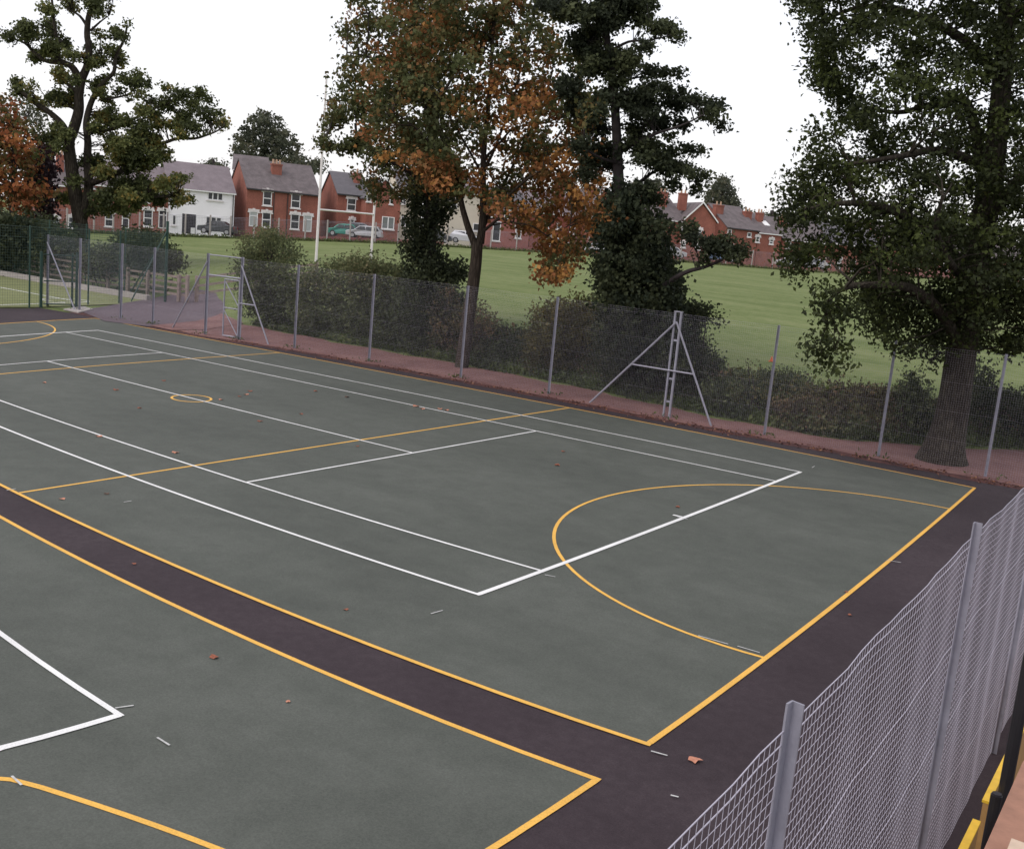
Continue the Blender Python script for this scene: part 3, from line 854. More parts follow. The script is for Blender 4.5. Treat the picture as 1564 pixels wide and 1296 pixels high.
house('gabled_house', 'red house with steep front gable and two white windows above the low branch', (1039, 398), 142, (1086, 401), 143, 333, 309, 'brick', 'slate', dep=11, kind='front',
      wins=[(1041, 344, 1048, 359), (1064, 347, 1071.5, 361), (1040, 367, 1047, 378), (1062, 370, 1069, 381)], chims=[(1038, 293, 1050, 308)], group=G, ridge_px=1062.5)
house('terraced_house', 'long red terraced house with two brick chimneys right of the steep gable', (1104, 401), 147, (1151, 406), 150, 346, 317, 'brick', 'slate', dep=9,
      wins=[(1111, 350, 1117, 357, 'plain'), (1141, 355, 1147, 362, 'plain'), (1112, 372, 1120, 388, 'plain')], chims=[(1092, 311, 1104, 332), (1137, 321, 1147, 341)], group=G, gut='pipe')


def skylight(T, P1, P2, u, n, z, ze, zr, zb, L, Wd):
    s = Wd * .55; sl = (zr - ze) / 4.5
    q = [L(s, 1.6, ze + sl * 1.6 + .16), L(s + 1.0, 1.6, ze + sl * 1.6 + .16), L(s + 1.0, 2.7, ze + sl * 2.7 + .16), L(s, 2.7, ze + sl * 2.7 + .16)]
    q2 = [p + z * .06 for p in q]
    MB().add(q + q2, [(0, 1, 2, 3), (4, 5, 6, 7), (0, 1, 5, 4), (1, 2, 6, 5), (2, 3, 7, 6), (3, 0, 4, 7)]).build('skylight', M['frame'], T)


house('terraced_house', 'red terraced house with a white skylight in its roof beside the big oak crown', (1152, 406), 150, (1187, 409), 152, 354, 329, 'brick', 'slate', dep=9, wins=[(1154, 358, 1160, 370), (1175, 362, 1181, 373)], chims=[(1157, 323, 1165, 335)], group=G, extra=skylight)
house('terraced_house', 'red terraced house glimpsed through the left edge of the big oak crown', (1190, 410), 153, (1262, 415), 157, 364, 338, 'brick', 'slate', dep=9, wins=[(1200, 368, 1206, 379), (1228, 372, 1234, 383), (1238, 390, 1245, 404, 'light'), (1212, 388, 1219, 402, 'light')], chims=[(1192, 330, 1202, 343)], group=G)
house('terraced_house', 'red terraced house with white ground-floor doors low behind the oak crown', (1263, 416), 157, (1345, 421), 161, 370, 345, 'brick', 'slateb', dep=9, wins=[(1278, 392, 1284, 410, 'light'), (1300, 396, 1306, 414, 'plain')], group=G)
house('terraced_house', 'red terraced house at the far right behind the oak trunk', (1346, 422), 161, (1560, 436), 171, 378, 352, 'brickpink', 'slate', dep=9, wins=[(1380, 395, 1388, 408), (1440, 400, 1448, 413), (1500, 405, 1508, 418), (1550, 408, 1558, 420)], group=G)

# ------------------------------------------------------------------ street edge: wall, posts, wire
def edge_pt(px):
    py = np.interp(px, [-60, 0, 200, 320, 420, 520, 620, 720, 820, 920, 1020, 1120, 1220, 1330, 1564], [352, 353, 356, 358, 360, 363, 367, 371, 378, 386, 394, 402, 410, 417, 432])
    D = np.interp(px, [-60, 100, 320, 600, 900, 1200, 1564], [97, 101, 108, 118, 130, 143, 158])
    p = at(px, py, D); p[2] = float(terrain(p[0], p[1])); return p


wl = thing('brick_wall', 'low red brick wall at the far edge of the field, behind the parked cars\' fence', 'wall', edge_pt(600))
for a_, c_ in ((440, 680), (730, 840), (1020, 1100)):
    A = [edge_pt(p) for p in np.linspace(a_, c_, 14)]
    for p, q in zip(A[:-1], A[1:]):
        d = q - p; L_ = np.linalg.norm(d[:2]); d = np.array([d[0], d[1], 0]) / L_; nn = np.array([-d[1], d[0], 0])
        MB().frame((p[0], p[1], p[2]), d, nn, (0, 0, 1), 0, L_ - .01, .35, .55, -.5, .55).build('wall_section', M['brickpink'], wl)
sf = thing('street_fence', 'wire fence on pale concrete posts between the far edge of the field and the street', 'fence', edge_pt(700))
pxs = list(np.arange(-40, 1600, 36.0))
sp = [edge_pt(p + random.uniform(-5, 5)) for p in pxs]
for p in sp:
    MB().box(p[0] - .06, p[0] + .06, p[1] - .06, p[1] + .06, p[2] - .2, p[2] + 2.3).build('fence_post', M['concrete'], sf)
for p, q in zip(sp[:-1], sp[1:]):
    mesh_panel(p, q, (p[2] + .05, q[2] + .05), (p[2] + 2.15, q[2] + 2.15), .15, .006, M['galv'], sf, name='wire_panel')

# ------------------------------------------------------------------ cars
def car(name, label, px0, px1, py, D, paint, kind='hatch', facing=1, face_ang=None, group=None):
    P = at((px0 + px1) / 2, py, D); a = at(px0, py, D); c = at(px1, py, D)
    u = c - a; u[2] = 0; u /= np.linalg.norm(u)
    Lc = 4.2; Lc = min(max(np.linalg.norm((c - a)[:2]), 3.6), 4.7)
    u = u * facing; n = np.array([-u[1], u[0], 0]); z = np.array([0, 0, 1.])
    T = thing(name, label, 'car', P, group)
    O = np.array([P[0], P[1], P[2]])
    hw = .84
    prof = {'hatch': [(-.5, .28), (-.5, .62), (-.485, .82), (-.30, .93), (-.16, 1.36), (.02, 1.46), (.30, 1.44), (.44, 1.05), (.49, .9), (.5, .3)],
            'estate': [(-.5, .28), (-.5, .6), (-.48, .80), (-.28, .93), (-.14, 1.36), (.02, 1.45), (.36, 1.44), (.46, 1.0), (.495, .85), (.5, .3)],
            'saloon': [(-.5, .28), (-.5, .6), (-.48, .78), (-.27, .90), (-.13, 1.30), (0, 1.40), (.18, 1.38), (.33, 1.0), (.49, .93), (.5, .3)]}[kind]
    def sec(f, w): return [O + u * (x * Lc) + n * (w if h < .95 else w - (h - .95) * .42 * abs(w) / w * 1.0) * f + z * h for x, h in prof]
    k = len(prof)
    mb = MB(); A = sec(1, hw); B = sec(-1, hw)
    A2 = [p + n * 0 for p in A]
    mb.add(A + B, [tuple(range(k)), tuple(range(2 * k - 1, k - 1, -1))] + [(i, k + i, k + (i + 1) % k, (i + 1) % k) for i in range(k)])
    body = mb.build('body', paint, T)
    m = body.modifiers.new('bevel', 'BEVEL'); m.width = .06; m.segments = 2
    def quadside(x0, x1, x2, x3, h0, h1, f):
        off = lambda h: (hw - max(0, (h - .95)) * .42) + .012
        q = [O + u * (x * Lc) + n * off(h) * f + z * h for x, h in ((x0, h0), (x1, h0), (x2, h1), (x3, h1))]
        q2 = [p - n * .01 * f for p in q]
        return q + q2
    FB = [(0, 1, 2, 3), (4, 5, 6, 7), (0, 1, 5, 4), (1, 2, 6, 5), (2, 3, 7, 6), (3, 0, 4, 7)]
    rear = {'hatch': (.40, .30), 'estate': (.42, .35), 'saloon': (.28, .18)}[kind]
    for f in (1, -1):
        MB().add(quadside(-.24, .03, .03, -.12, .97, 1.33, f), FB).build('side_window', M['glass'], T)
        MB().add(quadside(.05, rear[0], rear[1], .05, .97, 1.33, f), FB).build('side_window', M['glass'], T)
    def cross(x0, h0, x1, h1, nm):
        w0 = hw - .1; w1 = hw - .28
        d = np.array([h1 - h0, 0, 0]); q = [O + u * (x0 * Lc) - n * w0 + z * h0, O + u * (x0 * Lc) + n * w0 + z * h0, O + u * (x1 * Lc) + n * w1 + z * h1, O + u * (x1 * Lc) - n * w1 + z * h1]
        nn = np.cross(q[1] - q[0], q[3] - q[0]); nn /= np.linalg.norm(nn)
        if nn[2] < 0: nn = -nn
        MB().add([p + nn * .004 for p in q] + [p + nn * .016 for p in q], FB).build(nm, M['glass'], T)
    cross(-.285, .98, -.175, 1.33, 'windscreen')
    rr = {'hatch': (.425, 1.1, .335, 1.36), 'estate': (.44, 1.08, .38, 1.36), 'saloon': (.315, 1.04, .205, 1.33)}[kind]
    cross(rr[0], rr[1], rr[2], rr[3], 'rear_window')
    for x in (-.31, .31):
        for f in (1, -1):
            c0 = O + u * (x * Lc) + n * f * (hw - .16) + z * .32
            w = MB().tube([c0, c0 + n * f * .19], .32, 14).build('wheel', M['rubber'], T)
            MB().tube([c0 + n * f * .185, c0 + n * f * .2], .2, 12).build('rim', M['rim'], w)
    for f in (1, -1):
        c0 = O + u * (-.492 * Lc) + n * f * .6 + z * .68
        MB().frame(c0, u, n, z, -.04, .06, -.17, .17, -.07, .07).build('headlight', M['lamp'], T)
        c0 = O + u * (.49 * Lc) + n * f * .66 + z * .78
        MB().frame(c0, u, n, z, -.06, .04, -.1, .1, -.12, .12).build('tail_light', M['lampred'], T)
    return T


def paint(name, c): return mat(name, c, .3, var=.0, metal=.1)


PK = {'dark': paint('dark grey paint', (.045, .05, .055)), 'silver': paint('silver paint', (.42, .42, .45)), 'green': paint('teal green paint', (.03, .20, .16)),
      'white': paint('white paint', (.62, .62, .66)), 'blue': paint('blue paint', (.10, .16, .28)), 'grey': paint('mid grey paint', (.14, .15, .17))}
GC = 'cars parked along the street'
car('parked_car', 'dark grey parked car in front of the white house', 304, 360, 358, 110, PK['dark'], 'saloon', 1, group=GC)
car('parked_car', 'teal green parked car left of the silver one, behind the rugby crossbar', 504, 545, 361.5, 120, PK['green'], 'hatch', 1, group=GC)
car('parked_car', 'dark blue-grey parked car half hidden behind the silver estate car', 528, 574, 360, 122.3, PK['grey'], 'hatch', -1, group=GC)
car('parked_car', 'silver estate car parked behind the right rugby post', 529, 584, 364.5, 118.5, PK['silver'], 'estate', 1, group=GC)
car('parked_car', 'pale silver car parked between the ivy-clad trunk and the maple trunk', 686, 738, 372, 124.5, PK['white'], 'estate', -1, group=GC)
car('parked_car', 'dark parked car just left of the pale silver car by the ivy-clad trunk', 642, 690, 370, 122.5, PK['dark'], 'hatch', -1, group=GC)
car('parked_car', 'bluish white car parked behind the hanging maple leaves', 826, 868, 381, 130.5, PK['white'], 'hatch', 1, group=GC)
car('parked_car', 'white car parked between the maple and the ivy-covered tree', 890, 932, 387, 133, PK['white'], 'hatch', 1, group=GC)
car('parked_car', 'silver car parked below the steep gable house', 1006, 1046, 393.5, 138, PK['silver'], 'hatch', -1, group=GC)
car('parked_car', 'blue car parked behind the leaves of the low branch', 1082, 1122, 399.5, 141, PK['blue'], 'hatch', 1, group=GC)
car('parked_car', 'white car parked at the left edge of the big oak crown', 1183, 1222, 408, 147, PK['white'], 'hatch', 1, group=GC)
car('parked_car', 'silver car parked behind the lowest leaves of the big oak crown', 1226, 1266, 411, 149, PK['silver'], 'saloon', 1, group=GC)

# small cone on the field
p = hit(1178, 552); z0 = float(terrain(p[0], p[1]))
cn = thing('training_cone', 'small orange training cone lying out on the field left of the fence post', 'cone', (p[0], p[1], z0))
MB().box(p[0] - .08, p[0] + .08, p[1] - .08, p[1] + .08, z0, z0 + .02).build('base', M['cone'], cn)
MB().tube([(p[0], p[1], z0 + .02), (p[0], p[1], z0 + .17)], [.06, .015], 12).build('cone_body', M['cone'], cn)


# ------------------------------------------------------------------ foliage
def leaves(name, C, size, m, parent, tint, upbias=.5, org=None, aspect=.62, jitter=.35):
    """one kite-shaped folded leaf at each point of C"""
    N = len(C)
    nrm = rng.normal(size=(N, 3)); nrm[:, 2] = nrm[:, 2] * .8 + upbias * 1.2
    nrm /= np.linalg.norm(nrm, axis=1, keepdims=True)
    a = rng.normal(size=(N, 3)); a -= (a * nrm).sum(1, keepdims=True) * nrm; a /= np.linalg.norm(a, axis=1, keepdims=True)
    b_ = np.cross(nrm, a)
    s = size * (1 + jitter * rng.uniform(-1, 1, (N, 1)))
    base = C - a * s * .5; tip = C + a * s * .5 - nrm * s * .12
    l = C + b_ * s * aspect * .5 + nrm * s * .1 - a * s * .05; r = C - b_ * s * aspect * .5 + nrm * s * .1 - a * s * .05
    o0 = np.array(parent['org']) if parent is not None else np.array(org if org is not None else (0, 0, 0), float)
    V = np.stack([base, l, tip, r], 1).reshape(-1, 3) - o0
    idx = np.arange(N)[:, None] * 4
    Fa = np.concatenate([idx + [0, 2, 1], idx + [0, 3, 2]], 1).reshape(-1)
    me = bpy.data.meshes.new(name)
    me.vertices.add(N * 4); me.vertices.foreach_set('co', V.ravel().astype(np.float32))
    me.loops.add(N * 6); me.loops.foreach_set('vertex_index', Fa.astype(np.int32))
    me.polygons.add(N * 2); me.polygons.foreach_set('loop_start', (np.arange(N * 2) * 3).astype(np.int32))
    me.materials.append(m); me.update(calc_edges=True)
    at_ = me.attributes.new('tint', 'FLOAT', 'FACE')
    at_.data.foreach_set('value', np.repeat(np.clip(tint, 0, 1), 2).astype(np.float32))
    return link(name, me, parent, o0)


def inpoly(P, poly):
    x, y = P[:, 0], P[:, 1]; c = np.zeros(len(P), bool); n = len(poly); j = n - 1
    for i in range(n):
        xi, yi = poly[i]; xj, yj = poly[j]
        if yi != yj:
            c ^= ((yi > y) != (yj > y)) & (x < (xj - xi) * (y - yi) / (yj - yi) + xi)
        j = i
    return c


def sample_poly(poly, n, holes=()):
    poly = np.array(poly, float); lo = poly.min(0); hi = poly.max(0); out_ = []
    while sum(map(len, out_)) < n:
        P = rng.uniform(lo, hi, (n * 3, 2)); k = inpoly(P, poly)
        for hx, hy, rx, ry in holes: k &= (((P[:, 0] - hx) / rx) ** 2 + ((P[:, 1] - hy) / ry) ** 2) > 1
        out_.append(P[k])
    return np.concatenate(out_)[:n]


def cluster(centres, k, rad, flat=.7):
    """k points gathered round each centre"""
    n = len(centres); g = rng.normal(size=(n, k, 3)); g[:, :, 2] *= flat
    rad = np.broadcast_to(np.asarray(rad, float), (n,))
    return (centres[:, None, :] + g * rad[:, None, None]).reshape(-1, 3)


def branches(mb, skel, targets, r0=.03, r1=.006, sag=.1, n=4, maxd=None, up_=0.25):
    S = np.array(skel)
    for t in targets:
        d = np.linalg.norm(S - t, axis=1) + np.maximum(0, S[:, 2] - t[2]) * .8
        i = int(np.argmin(d)); a = S[i]
        L = np.linalg.norm(t - a)
        if L < .05 or L > (maxd or 1.5): continue
        m1 = a * .6 + t * .4 + np.array([0, 0, L * up_ * .3]) + rng.normal(size=3) * L * .06
        m2 = a * .25 + t * .75 + np.array([0, 0, L * up_ * .25]) + rng.normal(size=3) * L * .06
        k = min(1.0, L / 2 + .3)
        mb.tube([a, m1, m2, t], [r0 * k, r0 * k * .7, r0 * k * .45, r1], n, cap=False)


def limb_path(pxs, D, dd=None, n=4):
    """list of px points with depth offsets -> smooth 3D polyline samples"""
    P = [at(p[0], p[1], D + (p[2] if len(p) > 2 else 0)) for p in pxs]
    o = []
    for i in range(len(P) - 1):
        p0 = P[max(i - 1, 0)]; p1 = P[i]; p2 = P[i + 1]; p3 = P[min(i + 2, len(P) - 1)]
        for t in np.linspace(0, 1, n, endpoint=False):
            o.append(.5 * ((2 * p1) + (p2 - p0) * t + (2 * p0 - 5 * p1 + 4 * p2 - p3) * t * t + (3 * p1 - p0 - 3 * p2 + p3) * t ** 3))
    o.append(P[-1]); return o


def limbs(mb, skel, specs, D, sides=10, T=None, m=None):
    """specs: (pxs, radius0, radius1)"""
    for pxs, r0, r1 in specs:
        P = limb_path(pxs, D)
        R_ = np.linspace(0, 1, len(P)); R_ = r0 + (r1 - r0) * R_ ** .8
        if T is not None: MB().tube(P, list(R_), sides if r0 > .12 else 6).build('limb', m, T, smooth_=True)
        else: mb.tube(P, list(R_), sides if r0 > .12 else 6)
        skel += P


def tree(name, label, base, group=None): return thing(name, label, 'tree', base, group)


# --- big oak on the right ------------------------------------------------
D0 = 24.2
bse = gnd(1440, 713); bse[2] = 0
T = tree('oak_tree', 'huge dark oak with thick flared trunk just outside the fence at the right', bse)
sk = []; mb = MB()
P = limb_path([(1435, 724), (1440, 692), (1452, 642), (1460, 595), (1467, 545), (1480, 460), (1495, 380), (1508, 300), (1520, 230), (1528, 150), (1535, 70), (1538, -20), (1540, -120)], D0, n=4)
hgt = np.array([p[2] for p in P])
R_ = .325 + .25 * np.exp(-np.clip(hgt, 0, 9) / .45) + .04 * np.exp(-np.clip(hgt, 0, 9) / 2.0) - .022 * np.clip(hgt - 3, 0, 9)
mb.tube(P, list(np.clip(R_, .12, 2)), 18); sk += P[16:]
o_ = mb.build('trunk', M['barkoak'], T, smooth_=True)
mb = MB()
limbs(mb, sk, [([(1470, 545, 0), (1440, 480, -.8), (1390, 440, -1.6), (1330, 435, -2.2), (1290, 440, -2.5), (1262, 462, -2.6)], .16, .03),
               ([(1485, 430), (1430, 360, -.5), (1360, 320, -1), (1290, 310, -1.5), (1230, 320, -1.6)], .17, .03),
               ([(1508, 300), (1490, 200, .4), (1470, 152, .8), (1420, 160, .9), (1370, 172, 1), (1310, 160, 1.2)], .16, .03),
               ([(1515, 260), (1440, 230, -1), (1370, 240, -2), (1300, 250, -2)], .13, .03),
               ([(1530, 120), (1470, 60, .5), (1390, 20, 1), (1320, 10, 1), (1260, 30, 1)], .15, .03),
               ([(1500, 350), (1550, 280, -1), (1620, 220, -1.5), (1700, 200, -1)], .16, .04),
               ([(1480, 470), (1530, 430, 1), (1600, 400, 2), (1680, 400, 2)], .16, .04),
               ([(1535, 40), (1600, -20), (1680, -60)], .13, .04), ([(1538, -20), (1480, -90, -1), (1400, -130, -1)], .12, .04),
               ([(1485, 440), (1450, 400, -2), (1430, 350, -3), (1440, 300, -3.5)], .12, .03), ([(1490, 400), (1470, 370, 2), (1420, 330, 3.2)], .12, .03)], D0, T=T, m=M['barkoak'])
crown = [(1218, -60), (1222, 30), (1246, 62), (1232, 96), (1250, 120), (1256, 165), (1235, 200), (1220, 245), (1200, 285), (1193, 320), (1212, 350), (1196, 390), (1192, 425), (1212, 425), (1250, 395), (1285, 412), (1312, 440), (1326, 480), (1345, 520), (1385, 535), (1405, 560), (1432, 555), (1452, 525), (1485, 535), (1505, 520), (1540, 540), (1640, 520), (1760, 420), (1780, -60), (1600, -160), (1400, -160)]
HO = [(1335, 128, 16, 18), (1380, 235, 14, 10), (1255, 190, 10, 14), (1460, 268, 14, 9), (1345, 290, 14, 12), (1430, 105, 12, 10), (1300, 210, 9, 9), (1480, 318, 10, 6), (1390, 150, 8, 9), (1290, 100, 8, 12), (1408, 190, 9, 6), (1520, 340, 12, 7), (1270, 285, 10, 8), (1500, 60, 10, 12), (1450, 30, 8, 8), (1355, 50, 10, 9), (1310, 60, 8, 8), (1550, 240, 10, 12), (1240, 350, 14, 10), (1265, 345, 10, 16), (1284, 372, 12, 16)]
pp = sample_poly(crown, 2500, [(a, b_, c * 1.15, d * 1.15) for a, b_, c, d in HO])
nz2 = np.sin(pp[:, 0] * .052 + 1.1 * np.sin(pp[:, 1] * .031)) * np.sin(pp[:, 1] * .061 + 1.3 * np.sin(pp[:, 0] * .027) + .8)
pp = pp[(nz2 > -.30) | (pp[:, 1] > 345)]
rr_ = np.clip(1 - ((pp[:, 0] - 1490) / 310) ** 2, .05, 1) ** .5
dd = rng.normal(size=len(pp)) * 1.9 * rr_
low = pp[:, 1] > 440
dd[low] = rng.normal(size=low.sum()) * .8
C1 = at_many(pp, D0 + dd)
hang = sample_poly([(1237, 470), (1262, 432), (1300, 440), (1310, 470), (1308, 500), (1290, 492), (1284, 520), (1278, 556), (1262, 566), (1247, 548), (1240, 520), (1228, 500)], 26, [(1258, 500, 8, 14)])
C2 = at_many(hang, D0 - 2.6 + rng.normal(size=len(hang)) * .3)
Call = np.concatenate([C1, C2])
branches(mb, sk, Call[::3], .035, .006)
tag(mb.build('twigs', M['barkoak'], T, smooth_=True), kind='stuff')
LF = cluster(Call, 66, .19)
# shadowed gaps: drop leaves where a coarse 3D noise is low
ns = np.sin(LF[:, 0] * 3.1 + 1.3) * np.sin(LF[:, 1] * 2.7 + .4) * np.sin(LF[:, 2] * 3.7 + 2.0)
LF = LF[(ns > -.33)]
tn = np.repeat(rng.uniform(0, .55, len(Call)), 66)[(ns > -.33)] + rng.normal(size=len(LF)) * .13 + .02
leaves('crown', LF, .104, LM['oakdark'], T, tn * .9, upbias=.6)

# --- maple ----------------------------------------------------------------
D1 = 33.6
bse = gnd(706, 562); bse = np.array([bse[0] - .1, bse[1] + .1, 0.0])
D1 = float((bse - CAM) @ FW)
T = tree('maple_tree', 'large maple turning orange with a bare forked trunk behind the fence', bse)
sk = []; mb = MB()
limbs(mb, [], [([(704, 566), (709, 530), (716, 480), (722, 440), (727, 400), (729, 368)], .23, .175)], D1, 14)
limbs(mb, sk, [([(725, 372), (716, 350), (707, 320, .2), (701, 290, .4), (690, 250, .5), (672, 200, .6), (655, 140, .8), (640, 60, 1)], .125, .035),
               ([(733, 372), (737, 340), (738, 300), (738, 250), (742, 200), (748, 140), (752, 60), (755, -20)], .14, .04)], D1, 12)
o_ = mb.build('trunk', M['barkwarm'], T, smooth_=True)
mb = MB()
limbs(mb, sk, [([(735, 356), (748, 345, -.3), (764, 334, -.8), (785, 340, -1.2), (812, 345, -1.4), (835, 360, -1.5)], 0.058, 0.020),
               ([(738, 345), (752, 320, .4), (760, 300, .6), (775, 270, .8), (800, 220, 1), (830, 160, 1.2), (845, 100, 1.2)], 0.085, 0.024),
               ([(738, 262), (752, 235, -.2), (766, 200, -.4), (785, 150, -.8), (800, 80, -1)], 0.058, 0.020),
               ([(739, 255), (735, 215, .3), (728, 170, .4), (715, 110, .4), (700, 40, .6)], 0.058, 0.020),
               ([(738, 270), (722, 240, -.5), (708, 215, -.9), (694, 190, -1.2), (670, 150, -1.6)], 0.046, 0.016),
               ([(742, 240), (760, 222, .6), (785, 196, 1), (820, 190, 1.6), (860, 180, 2)], 0.046, 0.016),
               ([(703, 300), (690, 270, -.6), (668, 235, -1), (640, 200, -1.3), (600, 170, -1.4)], 0.065, 0.020),
               ([(748, 325), (775, 300, -1), (810, 270, -1.6), (850, 250, -2), (885, 250, -2)], 0.058, 0.020),
               ([(850, 250, -2), (872, 300, -2.1), (868, 360, -2.2), (850, 410, -2.2)], 0.026, 0.010),
               ([(760, 300, .6), (800, 275, 1.4), (850, 210, 2), (890, 170, 2.2)], 0.046, 0.016)], D1, T=T, m=M['barkwarm'])
cr1 = [(600, -40), (640, -60), (800, -60), (832, 40), (862, 70), (890, 92), (905, 130), (918, 165), (908, 205), (918, 250), (930, 300), (925, 345), (905, 372), (892, 400), (868, 412), (846, 438), (834, 432), (820, 405), (824, 375), (800, 352), (775, 345), (745, 322), (725, 300), (700, 275), (655, 295), (640, 262), (600, 235), (565, 240), (550, 180), (560, 100), (590, 40)]
HM = [(718, 205, 10, 12), (752, 195, 12, 10), (778, 212, 16, 10), (718, 250, 12, 14), (748, 235, 14, 18), (775, 250, 14, 14), (795, 185, 12, 8), (725, 105, 9, 10), (735, 120, 10, 12), (858, 142, 13, 9), (805, 225, 10, 8), (700, 215, 8, 10), (690, 180, 8, 8), (760, 275, 12, 8), (650, 160, 9, 9), (620, 190, 10, 8), (820, 320, 10, 8), (800, 300, 8, 6), (628, 150, 7, 6), (860, 330, 6, 9), (712, 320, 14, 30), (680, 310, 14, 14), (600, 150, 7, 6)]
pp = sample_poly(cr1, 800, HM)
dd = rng.normal(size=len(pp)) * 1.7
C1 = at_many(pp, D1 + dd)
low = sample_poly([(640, 250), (680, 240), (735, 270), (730, 292), (690, 300), (650, 290)], 40)
C2 = at_many(low, D1 - 1.5 + rng.normal(size=len(low)) * .5)
Call = np.concatenate([C1, C2]); PPx = np.concatenate([pp, low])
branches(mb, sk, Call[::2], .032, .006)
tag(mb.build('twigs', M['barkwarm'], T, smooth_=True), kind='stuff')
K = 50
LF = cluster(Call, K, .20)
ns = np.sin(LF[:, 0] * 2.6 + 1.3) * np.sin(LF[:, 1] * 2.3 + .4) * np.sin(LF[:, 2] * 3.2 + 2.0); kp = ns > -.36
orange = .30 + .22 * np.sin(PPx[:, 0] * .021 + 1.0) * np.sin(PPx[:, 1] * .026 + .5) + .18 * (PPx[:, 0] > 740) + .22 * (PPx[:, 1] > 235) + rng.normal(size=len(PPx)) * .22 - .12 * (PPx[:, 1] < 60)
tn = (np.repeat(orange, K) + rng.normal(size=len(LF)) * .13)[kp]
leaves('crown', LF[kp], .135, LM['maple'], T, tn, upbias=.5, aspect=.8)

# --- ivy-clad tree to the left of the maple -------------------------------
D2 = 36.5
bse = hit(652, 470); bse = at(652, 470, D2); bse[2] = float(terrain(bse[0], bse[1]))
T = tree('ivy_clad_tree', 'tree with ivy-clad trunk and green crown reaching left, left of the maple trunk', bse)
sk = []; mb = MB()
limbs(mb, sk, [([(650, 520), (652, 440), (656, 360), (662, 290), (662, 220), (652, 150), (640, 80), (630, 0), (625, -60)], .34, .08)], D2, 12)
mb.build('trunk', M['bark'], T, smooth_=True)
mb = MB()
limbs(mb, sk, [([(662, 290), (630, 265, -.6), (595, 245, -1), (555, 222, -1.2), (520, 222, -1.3), (492, 215, -1.3)], .12, .02),
               ([(662, 235), (620, 200, .5), (580, 170, .8), (535, 155, 1), (500, 155, 1)], .12, .02),
               ([(655, 160), (615, 120, -.5), (570, 90, -.8), (530, 80, -1)], .11, .02), ([(645, 100), (600, 50, .4), (560, 20, .6), (530, 40, .6)], .10, .02),
               ([(662, 300), (620, 300, 1), (585, 290, 1.4), (562, 300, 1.5)], .08, .02), ([(655, 170), (690, 120, 1), (710, 60, 1.2)], .09, .02)], D2, T=T, m=M['bark'])
cr2 = [(548, -60), (536, 10), (514, 42), (520, 72), (532, 92), (505, 118), (512, 150), (492, 148), (488, 168), (515, 178), (545, 188), (556, 205), (590, 215), (600, 232), (560, 232), (540, 250), (545, 268), (566, 285), (566, 308), (590, 318), (612, 295), (640, 300), (660, 270), (700, 220), (700, 100), (690, -60)]
HF = [(600, 195, 10, 8), (628, 165, 9, 9), (562, 130, 8, 8), (545, 105, 8, 7), (618, 250, 9, 8), (650, 200, 8, 10), (575, 60, 8, 8), (600, 105, 6, 6), (598, 272, 12, 7), (545, 60, 8, 10), (560, 20, 8, 6)]
pp = sample_poly(cr2, 420, HF); C1 = at_many(pp, D2 + rng.normal(size=len(pp)) * 1.4)
tw = sample_poly([(492, 208), (505, 218), (535, 214), (556, 208), (556, 226), (535, 230), (512, 224), (494, 226)], 26); C2 = at_many(tw, D2 - 1.3 + rng.normal(size=len(tw)) * .2)
tw2 = sample_poly([(495, 185), (528, 176), (530, 184), (498, 196)], 8); C3 = at_many(tw2, D2 + rng.normal(size=len(tw2)) * .2)
Call = np.concatenate([C1, C2, C3]); PPx = np.concatenate([pp, tw, tw2])
branches(mb, sk, Call[::2], .03, .006)
tag(mb.build('twigs', M['bark'], T, smooth_=True), kind='stuff')
K = 44; LF = cluster(Call, K, .19)
ns = np.sin(LF[:, 0] * 2.6) * np.sin(LF[:, 1] * 2.3 + .9) * np.sin(LF[:, 2] * 3.2 + 1.0); kp = ns > -.36
tn = (np.repeat(.22 + .25 * (PPx[:, 0] > 570) * rng.uniform(0, 1, len(PPx)) + rng.normal(size=len(PPx)) * .16, K) + rng.normal(size=len(LF)) * .1)[kp]
leaves('crown', LF[kp], .135, LM['maple'], T, tn, upbias=.5, aspect=.75)
iv = sample_poly([(636, 235), (690, 225), (700, 270), (690, 320), (678, 345), (664, 372), (676, 395), (690, 405), (712, 408), (716, 420), (690, 428), (660, 425), (630, 430), (618, 405), (622, 392), (612, 378), (630, 366), (622, 340), (628, 300)], 230)
Ci = at_many(iv, D2 + rng.normal(size=len(iv)) * .45 - .1)
LF = cluster(Ci, 46, .15, 1)
leaves('ivy', LF, .11, LM['ivy'], T, np.repeat(rng.uniform(0, .8, len(Ci)), 46) + rng.normal(size=len(LF)) * .15, upbias=.3, aspect=.85)


